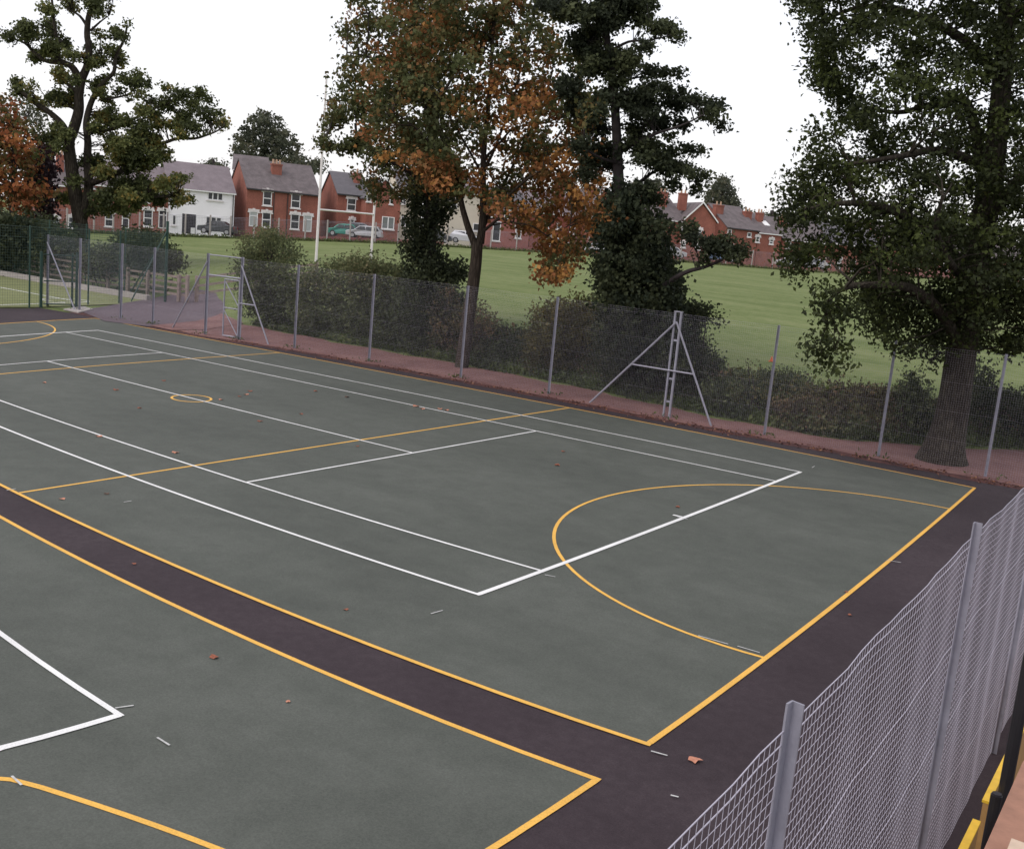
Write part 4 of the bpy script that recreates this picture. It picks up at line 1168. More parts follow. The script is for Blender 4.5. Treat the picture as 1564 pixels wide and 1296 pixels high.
def clump_tree(name, label, base, D, specs, clumps, lm, bark, leaf, K=40, dens=.028, thick=.6, tint=(.0, .8), rad=.2, branch_r=.03, trunk_n=1, extra=None, aspect=.65, upb=.6):
    T = tree(name, label, base); sk = []; mb = MB()
    limbs(mb, sk, specs[:trunk_n], D, 12); mb.build('trunk', bark, T, smooth_=True)
    mb = MB(); limbs(mb, sk, specs[trunk_n:], D, T=T, m=bark)
    Cs = []; tn = []
    for c in clumps:
        cx, cy, rx, ry = c[:4]; do = c[4] if len(c) > 4 else rng.normal() * thick
        k = max(2, int(rx * ry * math.pi * dens))
        a = rng.uniform(0, 2 * math.pi, k); r = np.sqrt(rng.uniform(0, 1, k)) * .9
        P = np.stack([cx + rx * r * np.cos(a), cy + ry * r * np.sin(a)], 1)
        Cs.append(at_many(P, D + do + rng.normal(size=k) * rx / FPX * D * .7)); tn.append(rng.uniform(tint[0], tint[1]) + rng.normal(size=k) * .12)
    C = np.concatenate(Cs); tn = np.concatenate(tn)
    branches(mb, sk, C[::2], branch_r * .7, .006, maxd=1.0 if D < 40 else 2.2); tag(mb.build('twigs', bark, T, smooth_=True), kind='stuff')
    LF = cluster(C, K, rad)
    leaves('crown', LF, leaf, lm, T, np.repeat(tn, K) + rng.normal(size=len(LF)) * .12, upbias=upb, aspect=aspect)
    return T


# --- dark tiered tree with ivy ---------------------------------------------
D3 = 30.5
bse = at(985, 520, D3); bse[2] = float(terrain(bse[0], bse[1]))
CG = [(940, 15, 35, 16), (985, 8, 18, 9), (930, 35, 22, 12), (905, 55, 18, 16), (893, 80, 16, 12), (928, 85, 36, 14), (980, 28, 14, 11), (1000, 40, 14, 7), (1020, 46, 16, 9), (1037, 58, 6, 6), (955, 95, 18, 11), (985, 72, 11, 8), (965, 90, 13, 7), (908, 105, 24, 11), (950, 110, 18, 7), (989, 109, 13, 7), (1014, 112, 9, 6), (1037, 111, 7, 5), (945, 125, 18, 9), (992, 136, 15, 11), (1019, 139, 7, 9), (1042, 138, 7, 7), (940, 150, 32, 11), (972, 155, 30, 12), (1032, 158, 18, 9), (1064, 155, 16, 7), (1091, 160, 13, 9), (1085, 175, 15, 7), (1101, 190, 7, 7), (985, 170, 28, 12), (1008, 187, 20, 9), (1042, 188, 12, 7), (970, 195, 16, 8), (905, 170, 22, 11), (912, 195, 18, 11), (1022, 210, 8, 5), (970, 221, 28, 11), (992, 227, 20, 11), (1020, 231, 14, 9), (1050, 229, 12, 5), (1072, 231, 5, 5), (996, 246, 30, 11), (1028, 257, 24, 11), (1058, 262, 12, 7), (1077, 269, 7, 5), (1066, 284, 7, 9), (925, 230, 22, 11), (905, 245, 18, 9), (935, 250, 14, 7), (890, 220, 14, 9), (1024, 284, 8, 7),
      (870, 20, 30, 14), (850, 5, 30, 10), (900, 20, 20, 14), (880, 60, 12, 10), (870, 130, 16, 14), (880, 165, 16, 14), (895, 265, 14, 8), (960, -10, 30, 12), (990, -30, 24, 14), (930, -30, 26, 14), (900, -15, 20, 12), (985, 290, 18, 9), (1000, 300, 14, 8)]
T = clump_tree('ivy_covered_tree', 'very dark tiered tree with straight trunk and a mass of ivy round its foot', bse, D3,
               [([(985, 560), (975, 470), (962, 400), (952, 340), (946, 290), (943, 240), (941, 190), (936, 130), (928, 70), (922, 0), (918, -60)], .24, .07),
                ([(943, 235), (965, 222), (1000, 205, -.6), (1040, 192, -1), (1075, 175, -1.2)], .07, .02), ([(950, 300), (975, 280, .4), (1000, 262, .8), (1020, 262, 1), (1050, 266, 1)], .07, .02),
                ([(936, 140), (965, 120, .5), (1000, 118, .8)], .05, .02), ([(930, 80), (960, 64, -.4), (990, 62, -.7), (1025, 54, -.9)], .05, .015), ([(941, 200), (910, 190, .6), (880, 170, .8)], .05, .02),
                ([(944, 250), (915, 240, -.6), (890, 225, -.8)], .05, .02), ([(926, 50), (955, 25, .5), (985, 5, .8)], .05, .02), ([(926, 50), (895, 35), (860, 18)], .05, .015),
                ([(1010, 440, -1.0), (1032, 424, -1.4), (1052, 414, -1.6), (1075, 408, -1.8), (1100, 398, -2), (1115, 388, -2)], .085, .03)],
               CG + [(1090, 376, 20, 11, -1.9), (1118, 388, 18, 9, -1.9), (1062, 366, 10, 7, -1.8), (1075, 396, 7, 5, -1.9), (1050, 352, 12, 8, -1.5), (1130, 376, 9, 7, -1.9), (1105, 368, 10, 7, -2)], LM['alder'], M['bark'], .12, K=36, dens=.030, rad=.125, thick=.55)
iv = sample_poly([(928, 285), (962, 285), (978, 320), (1005, 335), (1022, 352), (1012, 378), (1022, 402), (1036, 425), (1040, 462), (1035, 500), (1060, 560), (950, 560), (925, 500), (918, 450), (908, 400), (912, 360), (926, 335)], 560)
Ci = at_many(iv, D3 - .2 + rng.normal(size=len(iv)) * .8); LF = cluster(Ci, 46, .17, 1)
LF[:, 2] = np.maximum(LF[:, 2], terrain(LF[:, 0], LF[:, 1]) + .05)
leaves('ivy', LF, .12, LM['ivy'], T, np.repeat(rng.uniform(0, .75, len(Ci)), 46) + rng.normal(size=len(LF)) * .15, upbias=.3, aspect=.85)

# --- sparse forked oak on the left ------------------------------------------
D4 = 59.0
q = 1 / 3.91
OA = [(285,60,45),(300,150,45),(310,200,35),(150,180,65),(60,220,36),(30,228,18),(210,210,30),(300,290,65),(220,340,45),(390,260,38),(350,350,36),(430,320,36),(410,20,35),(440,50,28),(560,30,55),(590,80,36),(650,50,14),(540,280,28),(590,210,28),(580,340,36),(620,370,28),(700,200,36),(730,220,28),(760,140,18),(690,170,14),(700,330,46),(720,380,32),(660,290,28),(560,380,32),(520,340,24),(350,430,36),(370,480,32),(440,480,30),(440,540,46),(340,570,44),(300,590,28),(420,600,46),(350,620,22),(100,500,36),(180,510,26),(90,545,28),(150,560,28),(200,600,28),(250,640,30),(600,560,34),(580,500,34),(640,600,26),(620,480,34),(740,470,36),(800,500,44),(870,500,26),(830,560,26),(700,540,26),(820,450,26),(780,590,16),(600,690,56),(560,750,36),(670,730,56),(740,730,46),(600,780,36),(660,660,36),(900,600,32),(850,660,46),(920,680,46),(1000,620,56),(990,520,26),(1080,560,46),(1150,620,46),(1200,560,36),(1250,590,26),(1100,700,56),(1150,760,44),(1050,740,46),(950,740,46),(1230,680,46),(1300,680,26),(1330,740,38),(1260,730,26),(1225,800,14),(1080,800,34),(840,760,56),(880,830,66),(800,840,66),(720,870,66),(680,820,36),(930,870,56),(980,930,46),(900,940,66),(800,940,76),(700,940,56),(650,880,36),(850,990,56),(760,1000,46),(520,960,36),(580,970,56),(620,1030,56),(500,980,26),(560,1010,36),(350,780,46),(300,820,46),(390,830,46),(340,870,36),(410,800,36),(450,1080,36),(450,1150,36),(700,1080,56),(780,1100,56),(850,1080,46),(900,1130,56),(980,1100,56),(1060,1080,44),(1100,1060,26),(1080,1170,44),(1130,1190,24),(1040,1200,34),(950,1190,46),(850,1180,46),(760,1170,56),(680,1150,46),(600,1180,56),(640,1240,56),(730,1240,56),(810,1230,36),(560,1250,46),(380,1180,36),(560,-60,80),(440,-70,70),(660,-50,50),(320,-50,50)]
S = lambda L_: [(p[0] * q, p[1] * q, *(p[2:])) for p in L_]
bse = at(126, 398, D4); bse[2] = float(terrain(bse[0], bse[1]))
clump_tree('oak_tree', 'sparse old oak with a forked trunk at the left behind the green fence', bse, D4,
           [(S([(500, 1620), (490, 1450), (475, 1290), (445, 1130), (425, 980), (410, 850), (440, 770), (470, 660), (472, 560), (490, 470), (522, 390), (530, 280), (520, 200), (535, 80), (590, 0), (620, -120)]), .46, .10),
            (S([(490, 1300), (520, 1200), (530, 1090), (522, 950), (525, 850), (515, 740), (535, 640), (570, 560), (620, 490), (680, 430), (690, 340), (740, 240), (760, 150)]), .30, .05),
            (S([(410, 840), (385, 770), (350, 720), (280, 660), (200, 610), (140, 560), (90, 540)]), .24, .08), (S([(472, 470), (430, 400), (370, 375), (280, 365), (210, 320), (150, 260), (60, 225)]), .22, .04),
            (S([(350, 370), (345, 280), (325, 150), (310, 0), (300, -80)]), .14, .04), (S([(475, 560), (400, 500), (385, 470), (400, 440)]), .12, .05), (S([(455, 660), (420, 640), (370, 635), (310, 640)]), .09, .04),
            (S([(525, 1100), (600, 1075), (680, 1040), (740, 1010), (800, 930), (870, 875), (960, 860), (1060, 828), (1160, 828), (1240, 805), (1300, 780), (1345, 745)]), .2, .03),
            (S([(530, 1170), (640, 1180), (760, 1190), (900, 1180), (1060, 1170)]), .18, .04), (S([(600, 600), (680, 585), (760, 565), (820, 520)]), .09, .03), (S([(525, 165), (480, 100), (430, 68), (400, 60)]), .10, .03),
            (S([(540, 185), (600, 130), (650, 95)]), .08, .02), (S([(530, 380), (590, 320), (600, 230)]), .08, .02), (S([(525, 800), (580, 780), (680, 770), (780, 720), (900, 660), (1050, 600)]), .14, .03), (S([(620, 230), (680, 228), (740, 240)]), .05, .02)],
           [(x * q, y * q, r * q * .88, r * q * .82) for x, y, r in OA], LM['oakolive'], M['barkoak'], .19, K=14, dens=.085, rad=.17, thick=1.0, branch_r=.045, trunk_n=2)


def poly_tree(name, label, base, D, specs, poly, n, lm, bark, leaf, K=36, rad=.3, thick=1.5, holes=(), tint=(0, .9), aspect=.65, cut=-.5):
    T = tree(name, label, base); sk = []; mb = MB(); limbs(mb, sk, specs[:1], D, 10); mb.build('trunk', bark, T, smooth_=True)
    mb = MB(); limbs(mb, sk, specs[1:], D, T=T, m=bark)
    pp = sample_poly(poly, n, holes); C = at_many(pp, D + rng.normal(size=len(pp)) * thick)
    branches(mb, sk, C[::4], .04, .008, maxd=3); tag(mb.build('twigs', bark, T), kind='stuff')
    LF = cluster(C, K, rad)
    ns = np.sin(LF[:, 0] * 1.9) * np.sin(LF[:, 1] * 1.7 + .9) * np.sin(LF[:, 2] * 2.2 + 1.0); kp = ns > cut
    leaves('crown', LF[kp], leaf, lm, T, (np.repeat(rng.uniform(tint[0], tint[1], len(C)), K) + rng.normal(size=len(LF)) * .1)[kp], aspect=aspect)
    return T


b0 = at(20, 396, 58); b0[2] = float(terrain(b0[0], b0[1]))
poly_tree('rust_maple_tree', 'rust-orange leaved tree cut by the left edge of the picture', b0, 58, [([(18, 420), (20, 330), (22, 250), (20, 190)], .3, .08)],
          [(-60, 150), (0, 146), (12, 150), (14, 170), (30, 180), (50, 195), (62, 215), (60, 240), (52, 262), (58, 280), (76, 290), (62, 300), (66, 322), (44, 330), (30, 350), (-60, 350)], 280, LM['rust'], M['bark'], .26, K=30, rad=.33)
b0 = at(76, 396, 63); b0[2] = float(terrain(b0[0], b0[1]))
poly_tree('purple_tree', 'dark purple-leaved tree between the rust-orange tree and the forked oak', b0, 63, [([(74, 420), (76, 330), (74, 260)], .2, .06)],
          [(48, 226), (60, 215), (76, 232), (82, 250), (78, 275), (84, 300), (78, 330), (62, 345), (44, 335), (50, 290)], 100, LM['purple'], M['bark'], .26, K=30, rad=.3)
b0 = at(55, 396, 75); b0[2] = float(terrain(b0[0], b0[1]))
poly_tree('thin_tree', 'pale thin-leaved tree showing above the purple tree', b0, 75, [([(48, 420), (46, 330), (44, 250), (40, 180)], .2, .04)],
          [(22, 165), (34, 150), (48, 158), (62, 176), (76, 195), (72, 215), (58, 205), (44, 190), (28, 182)], 40, LM['far'], M['bark'], .25, K=16, rad=.4)
for lab, px, py, D, poly, n, leaf in (
        ('round-headed tree rising behind the roofs above the double-fronted red house', 407, 300, 185, [(356, 238), (362, 212), (372, 196), (384, 186), (388, 176), (405, 171), (422, 178), (428, 192), (446, 206), (455, 228), (450, 246), (420, 252), (380, 248)], 250, .75),
        ('lone rounded tree behind the roofs right of the tiered tree', 1104, 360, 205, [(1078, 308), (1074, 298), (1088, 290), (1088, 276), (1100, 268), (1112, 272), (1114, 286), (1122, 292), (1124, 304), (1132, 318), (1110, 322), (1088, 320)], 140, .75),
        ('low tree top between the far roofs left of the rugby posts', 470, 300, 180, [(446, 252), (448, 240), (458, 238), (466, 243), (474, 246), (484, 248), (492, 244), (498, 252), (490, 262), (460, 262)], 60, .7),
        ('bushy tree top behind the roof left of the steep gable', 985, 330, 190, [(955, 300), (960, 284), (975, 274), (995, 272), (1010, 280), (1018, 296), (1010, 306), (970, 308)], 90, .7),
        ('small tree top behind the ridge of the white house', 325, 280, 170, [(308, 256), (314, 249), (326, 247), (338, 250), (346, 258), (330, 262)], 24, .6),
        ('tree top behind the last roofs beside the big oak crown', 1180, 360, 205, [(1120, 326), (1150, 322), (1165, 328), (1176, 326), (1190, 330), (1200, 345), (1160, 345)], 50, .7)):
    b0 = at(px, py, D); b0[2] = float(terrain(b0[0], b0[1]))
    top = min(p[1] for p in poly)
    poly_tree('distant_tree', lab, b0, D, [([(px, py + 60), (px, py - 20), (px - 1, (py + top) / 2 - 20), (px, top + 20)], .6, .2)], poly, n, LM['far'], M['bark'], leaf * .7, K=26, rad=.55, thick=3.0, aspect=.8, cut=-.25)
# extend far background at the right behind the oak
for k, px in enumerate((1240, 1300, 1380, 1460, 1540)):
    D = 215; py = 350 + k * 5; b0 = at(px, 420, D); b0[2] = float(terrain(b0[0], b0[1]))
    poly_tree('distant_tree', ['first', 'second', 'third', 'fourth', 'fifth'][k] + ' distant tree from the left in the row seen behind the big oak crown', b0, D, [([(px, 450), (px, 380), (px, py - 10)], .5, .2)],
              [(px - 34, py + 5), (px - 26, py - 14), (px - 4, py - 24), (px + 20, py - 16), (px + 34, py), (px + 30, py + 16), (px - 28, py + 16)], 70, LM['far'], M['bark'], .8, K=16, rad=.8, thick=2.5, aspect=.8)


# --- shrubs -------------------------------------------------------------------
def shrub(name, label, poly, D, n, lm, leaf=.1, K=40, rad=.17, thick=.5, tint=(0, .9), stems=9, cat='shrub', toptint=0, cut=-.55):
    poly = np.array(poly, float); cx = poly[:, 0].mean(); by = poly[:, 1].max()
    b0 = at(cx, by, D); b0[2] = float(terrain(b0[0], b0[1]))
    T = thing(name, label, cat, b0)
    pp = sample_poly(poly, n); C = at_many(pp, D + rng.normal(size=n) * thick)
    C[:, 2] = np.maximum(C[:, 2], terrain(C[:, 0], C[:, 1]) + .12)
    ymin = np.interp(C[:, 0], YX, YY) + .15 - .25 * np.clip(C[:, 2] - .5, 0, 3); C[:, 1] = np.maximum(C[:, 1], ymin)
    mb = MB(); S_ = []
    for i in range(stems):
        a = C[int(rng.integers(n))].copy(); g = a.copy(); g[0] = a[0] * .7 + b0[0] * .3; g[1] = a[1] * .7 + b0[1] * .3; g[1] = max(g[1], float(np.interp(g[0], YX, YY)) + .7); g[2] = float(terrain(g[0], g[1])) - .05
        m_ = (a + g) / 2 + rng.normal(size=3) * .12
        mb.tube([g, m_, a], [.025, .018, .007], 5); S_ += [g * .5 + m_ * .5, m_, m_ * .5 + a * .5]
    branches(mb, S_, C[::4], .012, .004, maxd=2.5)
    tag(mb.build('stems', M['bark'], T), kind='stuff')
    LF = cluster(C, K, rad, .9)
    LF[:, 2] = np.maximum(LF[:, 2], terrain(LF[:, 0], LF[:, 1]) + .02)
    ns = np.sin(LF[:, 0] * 4.1) * np.sin(LF[:, 1] * 3.7 + .9) * np.sin(LF[:, 2] * 4.2 + 1.0); kp = ns > cut
    tn = rng.uniform(tint[0], tint[1], n) + toptint * (1 - (pp[:, 1] - poly[:, 1].min()) / np.ptp(poly[:, 1]))
    leaves('foliage', LF[kp], leaf, lm, T, (np.repeat(tn, K) + rng.normal(size=len(LF)) * .1)[kp], upbias=.5)


shrub('tall_shrub', 'tall brownish-green bush just right of the gate', [(362, 396), (368, 375), (378, 358), (400, 350), (430, 352), (446, 368), (456, 380), (452, 400), (452, 440), (448, 488), (400, 492), (372, 480), (360, 430)], 39.8, 380, LM['shrub'], toptint=.45, tint=(0, .4), thick=.9)
shrub('shrub', 'loose olive bush between the tall bush and the first plain fence posts', [(450, 425), (465, 412), (490, 405), (515, 402), (528, 396), (540, 400), (560, 402), (575, 420), (580, 480), (575, 520), (520, 515), (470, 500), (448, 480)], 38.6, 400, LM['shrub'], tint=(.1, .6), toptint=.3)
shrub('leafy_shrub', 'upright leafy bush poking above the fence below the right rugby post', [(528, 400), (536, 386), (546, 392), (560, 396), (566, 388), (576, 386), (582, 402), (600, 408), (620, 410), (625, 440), (622, 520), (560, 530), (530, 500), (535, 440)], 37.4, 380, LM['shrub'], tint=(.05, .5), toptint=.5)
shrub('dark_shrub', 'dark dense bush beneath the ivy-clad trunk', [(612, 420), (640, 415), (680, 425), (700, 440), (706, 480), (704, 560), (640, 550), (600, 530), (605, 470)], 36.0, 380, LM['shrub'], tint=(0, .35))
shrub('brown_shrub', 'thin browning bush wrapped round the foot of the maple trunk', [(662, 446), (690, 440), (700, 470), (735, 470), (752, 480), (754, 510), (742, 540), (734, 560), (722, 545), (700, 500), (690, 550), (668, 540), (660, 500)], 35.3, 190, LM['shrubbrown'], K=30, tint=(.1, .9), cut=-.3)
shrub('low_shrub', 'low dark bush right of the maple trunk', [(728, 545), (750, 535), (775, 532), (800, 538), (812, 550), (812, 585), (770, 585), (730, 575)], 34.3, 150, LM['shrub'], tint=(0, .4))
shrub('yellow_shrub', 'yellowing bush left of the ivy-covered tree', [(808, 500), (818, 478), (832, 465), (850, 458), (880, 456), (905, 462), (918, 475), (922, 520), (915, 580), (880, 590), (830, 585), (805, 560)], 32.9, 330, LM['shrubyellow'], tint=(.0, .45), toptint=.5)
shrub('dark_shrub', 'broad dark bush under the ivy-covered tree, behind the braced post', [(915, 480), (940, 465), (1000, 468), (1040, 470), (1060, 490), (1075, 515), (1085, 560), (1095, 590), (1085, 615), (1030, 618), (960, 605), (915, 585), (910, 520)], 30.9, 640, LM['ivy'], tint=(.1, .9), thick=.9)
shrub('drooping_shrub', 'leafy sprays hanging right of the dark bush at the braced post', [(1052, 470), (1062, 462), (1078, 468), (1085, 482), (1100, 490), (1094, 498), (1075, 492), (1056, 490)], 30.2, 30, LM['ivy'], tint=(.2, .8), thick=.2, stems=3)
shrub('low_shrub', 'low bramble bank right of the braced post', [(1080, 590), (1110, 584), (1150, 590), (1185, 604), (1215, 616), (1215, 650), (1160, 648), (1090, 632)], 28.7, 300, LM['shrub'], tint=(0, .55), rad=.14)
shrub('bramble_bank', 'brown-topped bramble bank between the two plain posts right of centre', [(1190, 618), (1215, 612), (1250, 616), (1290, 624), (1330, 632), (1375, 638), (1378, 668), (1330, 668), (1260, 662), (1195, 650)], 27.5, 430, LM['shrubbrown'], tint=(.0, .9), rad=.14, toptint=.0)
shrub('dry_weeds', 'thin dry weeds standing up from the bramble bank right of the braced post', [(1120, 560), (1150, 552), (1180, 575), (1230, 588), (1290, 600), (1350, 612), (1350, 640), (1200, 630), (1110, 600)], 28.0, 70, LM['shrubyellow'], K=14, rad=.12, leaf=.07, tint=(.3, .9), thick=.5, stems=40, cut=-1)
shrub('low_shrub', 'low green hedge growth in front of the brown-topped brambles', [(1190, 636), (1240, 640), (1300, 649), (1360, 652), (1375, 672), (1320, 672), (1250, 665), (1192, 655)], 26.8, 220, LM['shrub'], tint=(.25, .9), rad=.12, thick=.3)
shrub('sapling', 'young sapling left of the big oak trunk', [(1378, 600), (1386, 578), (1396, 574), (1404, 590), (1414, 600), (1420, 640), (1415, 672), (1385, 672), (1376, 640)], 26.8, 130, LM['shrub'], tint=(0, .6), thick=.35, K=30, cut=-.25)
shrub('dark_shrub', 'dark bush directly behind the big oak trunk, reaching right', [(1470, 585), (1480, 560), (1500, 555), (1515, 570), (1520, 620), (1560, 600), (1620, 590), (1660, 640), (1640, 700), (1560, 700), (1490, 690), (1470, 650)], 28.3, 420, LM['ivy'], tint=(.1, .9), thick=.8)
shrub('dark_hedge', 'dark hedge mass behind the timber fence at the far left', [(-60, 330), (20, 338), (60, 344), (90, 345), (105, 356), (120, 372), (118, 400), (-60, 400)], 54, 420, LM['ivy'], leaf=.22, K=30, rad=.34, thick=1.2, cat='hedge', tint=(.1, .9))
shrub('round_shrub', 'rounded dark bush beyond the timber fence left of the tall green post', [(182, 372), (196, 360), (216, 355), (236, 360), (246, 378), (262, 384), (276, 400), (268, 412), (230, 412), (180, 410), (176, 385)], 51, 230, LM['ivy'], leaf=.18, K=30, rad=.28, thick=.8, tint=(.2, 1))
shrub('grey_green_shrub', 'grey-green bush behind the rails right of the far-left mesh fence corner', [(120, 392), (150, 384), (178, 380), (200, 392), (205, 412), (120, 414)], 50, 130, LM['shrub'], leaf=.18, K=28, rad=.25, thick=.7, tint=(0, .5))  # tints drawn from the darker half of the shrub leaf ramp

# --- verge grass and undergrowth (uncountable) -----------------------------------
N = 30000
X = rng.uniform(3.2, 38, N); base_y = np.interp(X, YX, YY)
Yv = base_y + .1 + np.abs(rng.normal(size=N)) * 1.1
Z = terrain(X, Yv) + np.abs(rng.normal(size=N)) * .10 + .04
tn = .3 + .3 * np.sin(X * 1.7) * np.sin(Yv * 2.3) + rng.normal(size=N) * .2
tag(leaves('verge_grass', np.stack([X, Yv, Z], 1), .17, LM['verge'], None, tn, upbias=-.1, org=(15, 19, 0), aspect=.3), 'rough grass and weeds along the far edge of the gravel path', 'grass', kind='stuff')
N = 9000
X = rng.uniform(8, 36, N); Yv = np.interp(X, YX, YY) + .7 + rng.uniform(0, 1.6, N)
Z = terrain(X, Yv) + np.abs(rng.normal(size=N)) * .09 + .03
tag(leaves('undergrowth', np.stack([X, Yv, Z], 1), .2, LM['shrubbrown'], None, rng.uniform(0, 1, N), upbias=.1, org=(18, 20, 0), aspect=.45), 'brown and green undergrowth covering the bank behind the path', 'undergrowth', kind='stuff')
# grass fringe at the far edge of the field
N = 9000
tt = rng.uniform(-40, 1590, N); EP = np.array([edge_pt(t) for t in np.linspace(-40, 1590, 120)])
ix = (tt + 40) / 1630 * 118.99; i0 = ix.astype(int); fr = (ix - i0)[:, None]
Q = EP[i0] * (1 - fr) + EP[i0 + 1] * fr; Q[:, :2] += rng.normal(size=(N, 2)) * .25; Q[:, 2] += np.abs(rng.normal(size=N)) * .15
tag(leaves('fringe_grass', Q, .35, LM['verge'], None, rng.uniform(.2, 1, N), upbias=-.1, org=EP[60], aspect=.3), 'unmown grass fringe under the far street fence', 'grass', kind='stuff')
# leaf litter along the foot of the far fence
N = 2600
X = rng.uniform(-1, 34, N); keep = rng.uniform(0, 1, N) < np.clip(.2 + (X - 4) / 26, .15, 1); X = X[keep]; X = X[(np.sin(X * 2.9) + np.sin(X * 7.3 + 1) + rng.normal(size=len(X)) * .8) > -.5]
Yl = np.interp(X, fx, fy) - .5 + rng.normal(size=len(X)) * .2
tag(leaves('leaf_litter', np.stack([X, Yl, np.full(len(X), .018)], 1), .062, LM['litterleaf'], None, rng.uniform(0, .95, len(X)) ** 1.7, upbias=2.2, org=(18, 16.5, 0), aspect=.8), 'drift of fallen red-brown leaves along the foot of the far fence', 'leaf litter', kind='stuff')


cl = []
for x_, y_q in FP:
    k_ = int(rng.integers(10, 26)); cl.append(np.stack([x_ + rng.normal(size=k_) * .22, y_q - .1 + rng.normal(size=k_) * .15, .02 + rng.uniform(0, .09, k_)], 1))
cl = np.concatenate(cl)
tag(leaves('post_foot_weeds', cl, .1, LM['verge'], None, rng.uniform(0, .7, len(cl)), upbias=.1, org=(15, 17, 0), aspect=.35), 'small weeds and leaves caught round the feet of the far fence posts', 'weeds', kind='stuff')
# --- single fallen leaves on the courts -----------------------------------------
def leaf_mesh(kind):
    pts = []
    lob = 5
    for i in range(lob * 2):
        a = math.pi * 2 * i / (lob * 2); r = (.5 if i % 2 == 0 else .39) * (1 + .15 * math.sin(i * 2.7 + kind))
        pts.append((math.cos(a) * r, math.sin(a) * r * .85, .05 + .09 * math.sin(a * 2 + kind) + .06 * (i % 2)))
    vs = [(0, 0, .03)] + pts
    vs += [(x, y, z - .02) for x, y, z in vs]
    k = lob * 2; f = [(0, 1 + i, 1 + (i + 1) % k) for i in range(k)] + [(k + 1, k + 2 + (i + 1) % k, k + 2 + i) for i in range(k)] + [(1 + i, k + 2 + i, k + 2 + (i + 1) % k, 1 + (i + 1) % k) for i in range(k)]
    me = bpy.data.meshes.new('fallen_leaf'); me.from_pydata(vs, [], f); return me


lmats = [mat('dead leaf pale', (.46, .20, .13), .8, var=.25, scale=3), mat('dead leaf rust', (.24, .075, .04), .8, var=.25, scale=3), mat('dead leaf brown', (.085, .045, .03), .8, var=.25, scale=3)]
lms = []
for k in range(6):
    me = leaf_mesh(k); me.materials.append(lmats[k % 3]); lms.append(me)
LV = [(327, 1005, .10, 1, 'rust-brown fallen leaf alone on the near court, left of the tarmac strip'),
      (1061, 1162, .12, 0, 'pale curled fallen leaf on the dark tarmac near the court corner'),
      (151, 667, .13, 0, 'crumpled pale leaf beside the inner white sideline at the left'),
      (268, 692, .12, 0, 'pale leaf between the two white sidelines left of the service line'),
      (95, 763, .09, 0, 'small pink-brown leaf beside the yellow sideline at the left'),
      (163, 755, .09, 2, 'dark brown leaf just below the yellow third line'),
      (851, 711, .13, 1, 'round rust leaf alone inside the service box right of centre'),
      (397, 644, .12, 1, 'rust leaf just below the centre service line, right of the centre circle'),
      (337, 611, .11, 0, 'pale leaf just right of the centre circle'),
      (213, 624, .10, 1, 'flat rust leaf below and left of the centre circle'),
      (177, 596, .14, 1, 'dark red leaf left of the centre circle'),
      (68, 585, .10, 0, 'pale leaf near the left edge below the yellow third line'),
      (528, 932, .06, 1, 'tiny rust leaf in the open green area left of the chalk tick'),
      (635, 621, .16, 0, 'pale leaf on the white sidelines under the maple'),
      (645, 625, .13, 0, 'second pale leaf just right of the one on the sidelines under the maple'),
      (672, 625, .14, 0, 'pale leaf right of the pair on the sidelines'),
      (682, 627, .12, 0, 'pale leaf touching the upper side of the inner sideline'),
      (530, 607, .13, 2, 'dark scrap of leaf above the centre of the far court'),
      (482, 598, .12, 1, 'rust leaf in the middle of the far court'),
      (382, 598, .14, 1, 'rust leaf above and right of the centre circle'),
      (376, 603, .12, 0, 'pale leaf right under the rust leaf beside the centre circle'),
      (460, 633, .10, 1, 'small rust leaf below the middle of the far court'),
      (366, 606, .10, 1, 'rust leaf closest to the right of the centre circle, above the service line'),
      (250, 582, .12, 1, 'rust leaf above the centre circle near the yellow third line'),
      (440, 1073, .05, 0, 'tiny pale scrap in the near court right of the rust-brown leaf'),
      (546, 682, .08, 1, 'small leaf under the yellow third line'),
      (1035, 775, .09, 1, 'small leaf inside the goal circle near the centre mark'),
      (1292, 905, .06, 1, 'small leaf on the tarmac strip beside the right baseline'),
      (1298, 940, .06, 1, 'small leaf on the right tarmac strip below the other one'),
      (205, 862, .06, 1, 'small rust leaf on the dark strip between the courts'),
      (860, 690, .09, 1, 'leaf close above the round rust leaf right of centre')]
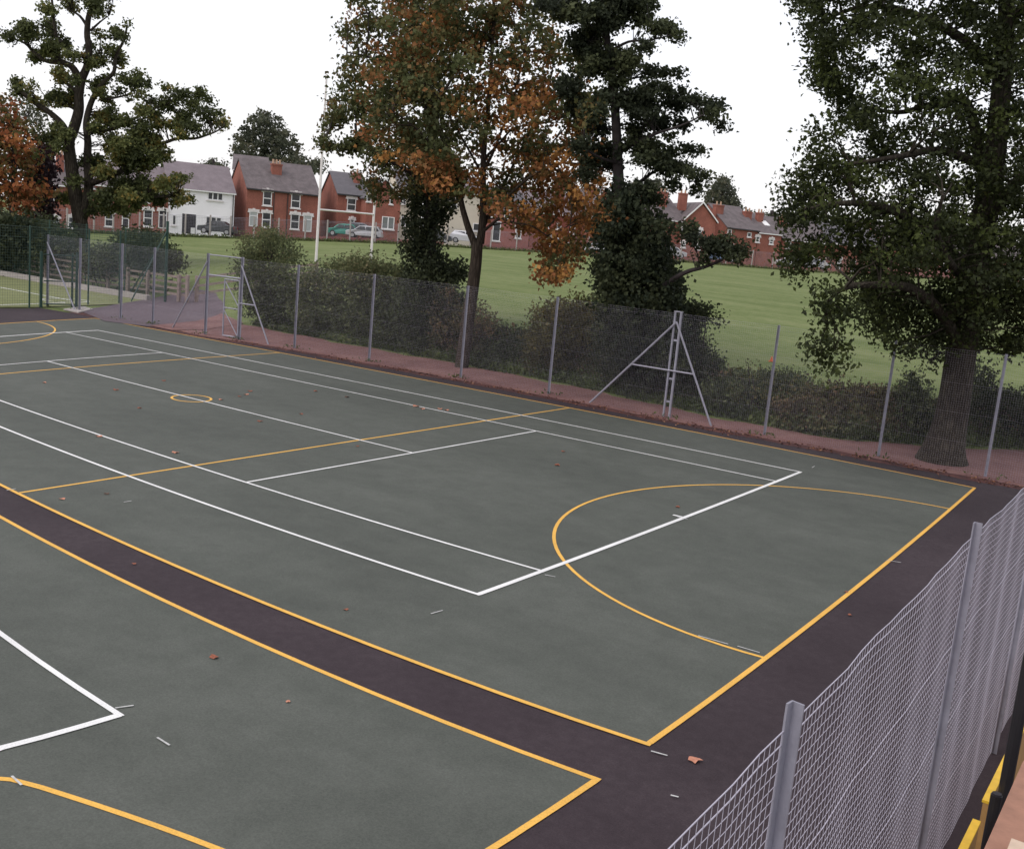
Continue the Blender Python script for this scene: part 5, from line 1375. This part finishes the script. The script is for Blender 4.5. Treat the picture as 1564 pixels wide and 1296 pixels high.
for k, (px, py, s, c, lab) in enumerate(LV):
    p = gnd(px, py)
    o = bpy.data.objects.new('fallen_leaf', lms[c + 3 * (k % 2)])
    o.location = (p[0], p[1], .014); o.scale = (s * 1.05, s * 1.05, s * .9); o.rotation_euler = (0, 0, random.uniform(0, 6))
    scene.collection.objects.link(o)
    tag(o, lab, 'leaf', 'single fallen leaves on the courts')

d_ = ray(1540, 1150); BPX = float(CAM[0] + d_[0] * ((-.72 - CAM[1]) / d_[1]))
# ------------------------------------------------------------------ right foreground: kick boards and platform
for k, (y0, y1, lab) in enumerate(((-.92, 2.6, 'yellow-edged kick board behind the near mesh fence, beyond the black tube'), (-4.2, -1.22, 'yellow-edged kick board nearest the bottom edge, before the black tube'), (2.75, 6.0, 'yellow-edged kick board furthest along behind the near mesh fence'))):
    t = thing('kick_board', lab, 'board', (33.24, y0, 0), 'yellow-edged kick boards along the fence')
    MB().box(33.25, 33.285, y0, y1, .04, .965).build('board_face', M['plyface'], t)
    MB().box(33.243, 33.290, y0, y1, .967, .985).build('top_edge', M['boardyellow'], t)
for k, (x, y, h, r, lab) in enumerate(((33.335, -1.08, 1.12, .035, 'black steel tube standing between the two yellow-edged boards'), (BPX + .02, -.72, 2.3, .04, 'thick black steel tube beside the plywood platform'), (33.335, 2.68, 1.12, .035, 'black steel tube further along behind the thick black one'))):
    t = thing('board_post', lab, 'post', (x, y, 0))
    MB().tube([(x, y, -.1), (x, y, h)], r, 12).build('tube', M['blacktube'], t)
    MB().tube([(x, y, h), (x, y, h + .012)], r * .8, 12).build('end_cap', M['dark'], t)
pf = thing('plywood_platform', 'brown plywood platform with a pale timber edge at the bottom right corner', 'platform', (34, -3, 0))
MB().box(33.46, 34.3, -4.6, -2.86, 1.46, 1.484).build('plywood_sheet', M['ply'], pf)
MB().box(33.46, 34.3, -2.855, -1.3, 1.46, 1.484).build('plywood_sheet', M['ply'], pf)
MB().box(33.56, 33.64, -4.6, -2.4, 1.486, 1.53).build('timber_batten', M['pine'], pf)
for x, y in ((33.52, -1.4), (34.24, -1.4), (33.52, -4.5), (34.24, -4.5)): MB().box(x - .045, x + .045, y - .045, y + .045, -.02, 1.458).build('leg', M['pine'], pf)

scene.cycles.use_denoising = True
for o in list(bpy.data.objects):
    if 'org' in o.keys(): del o['org']
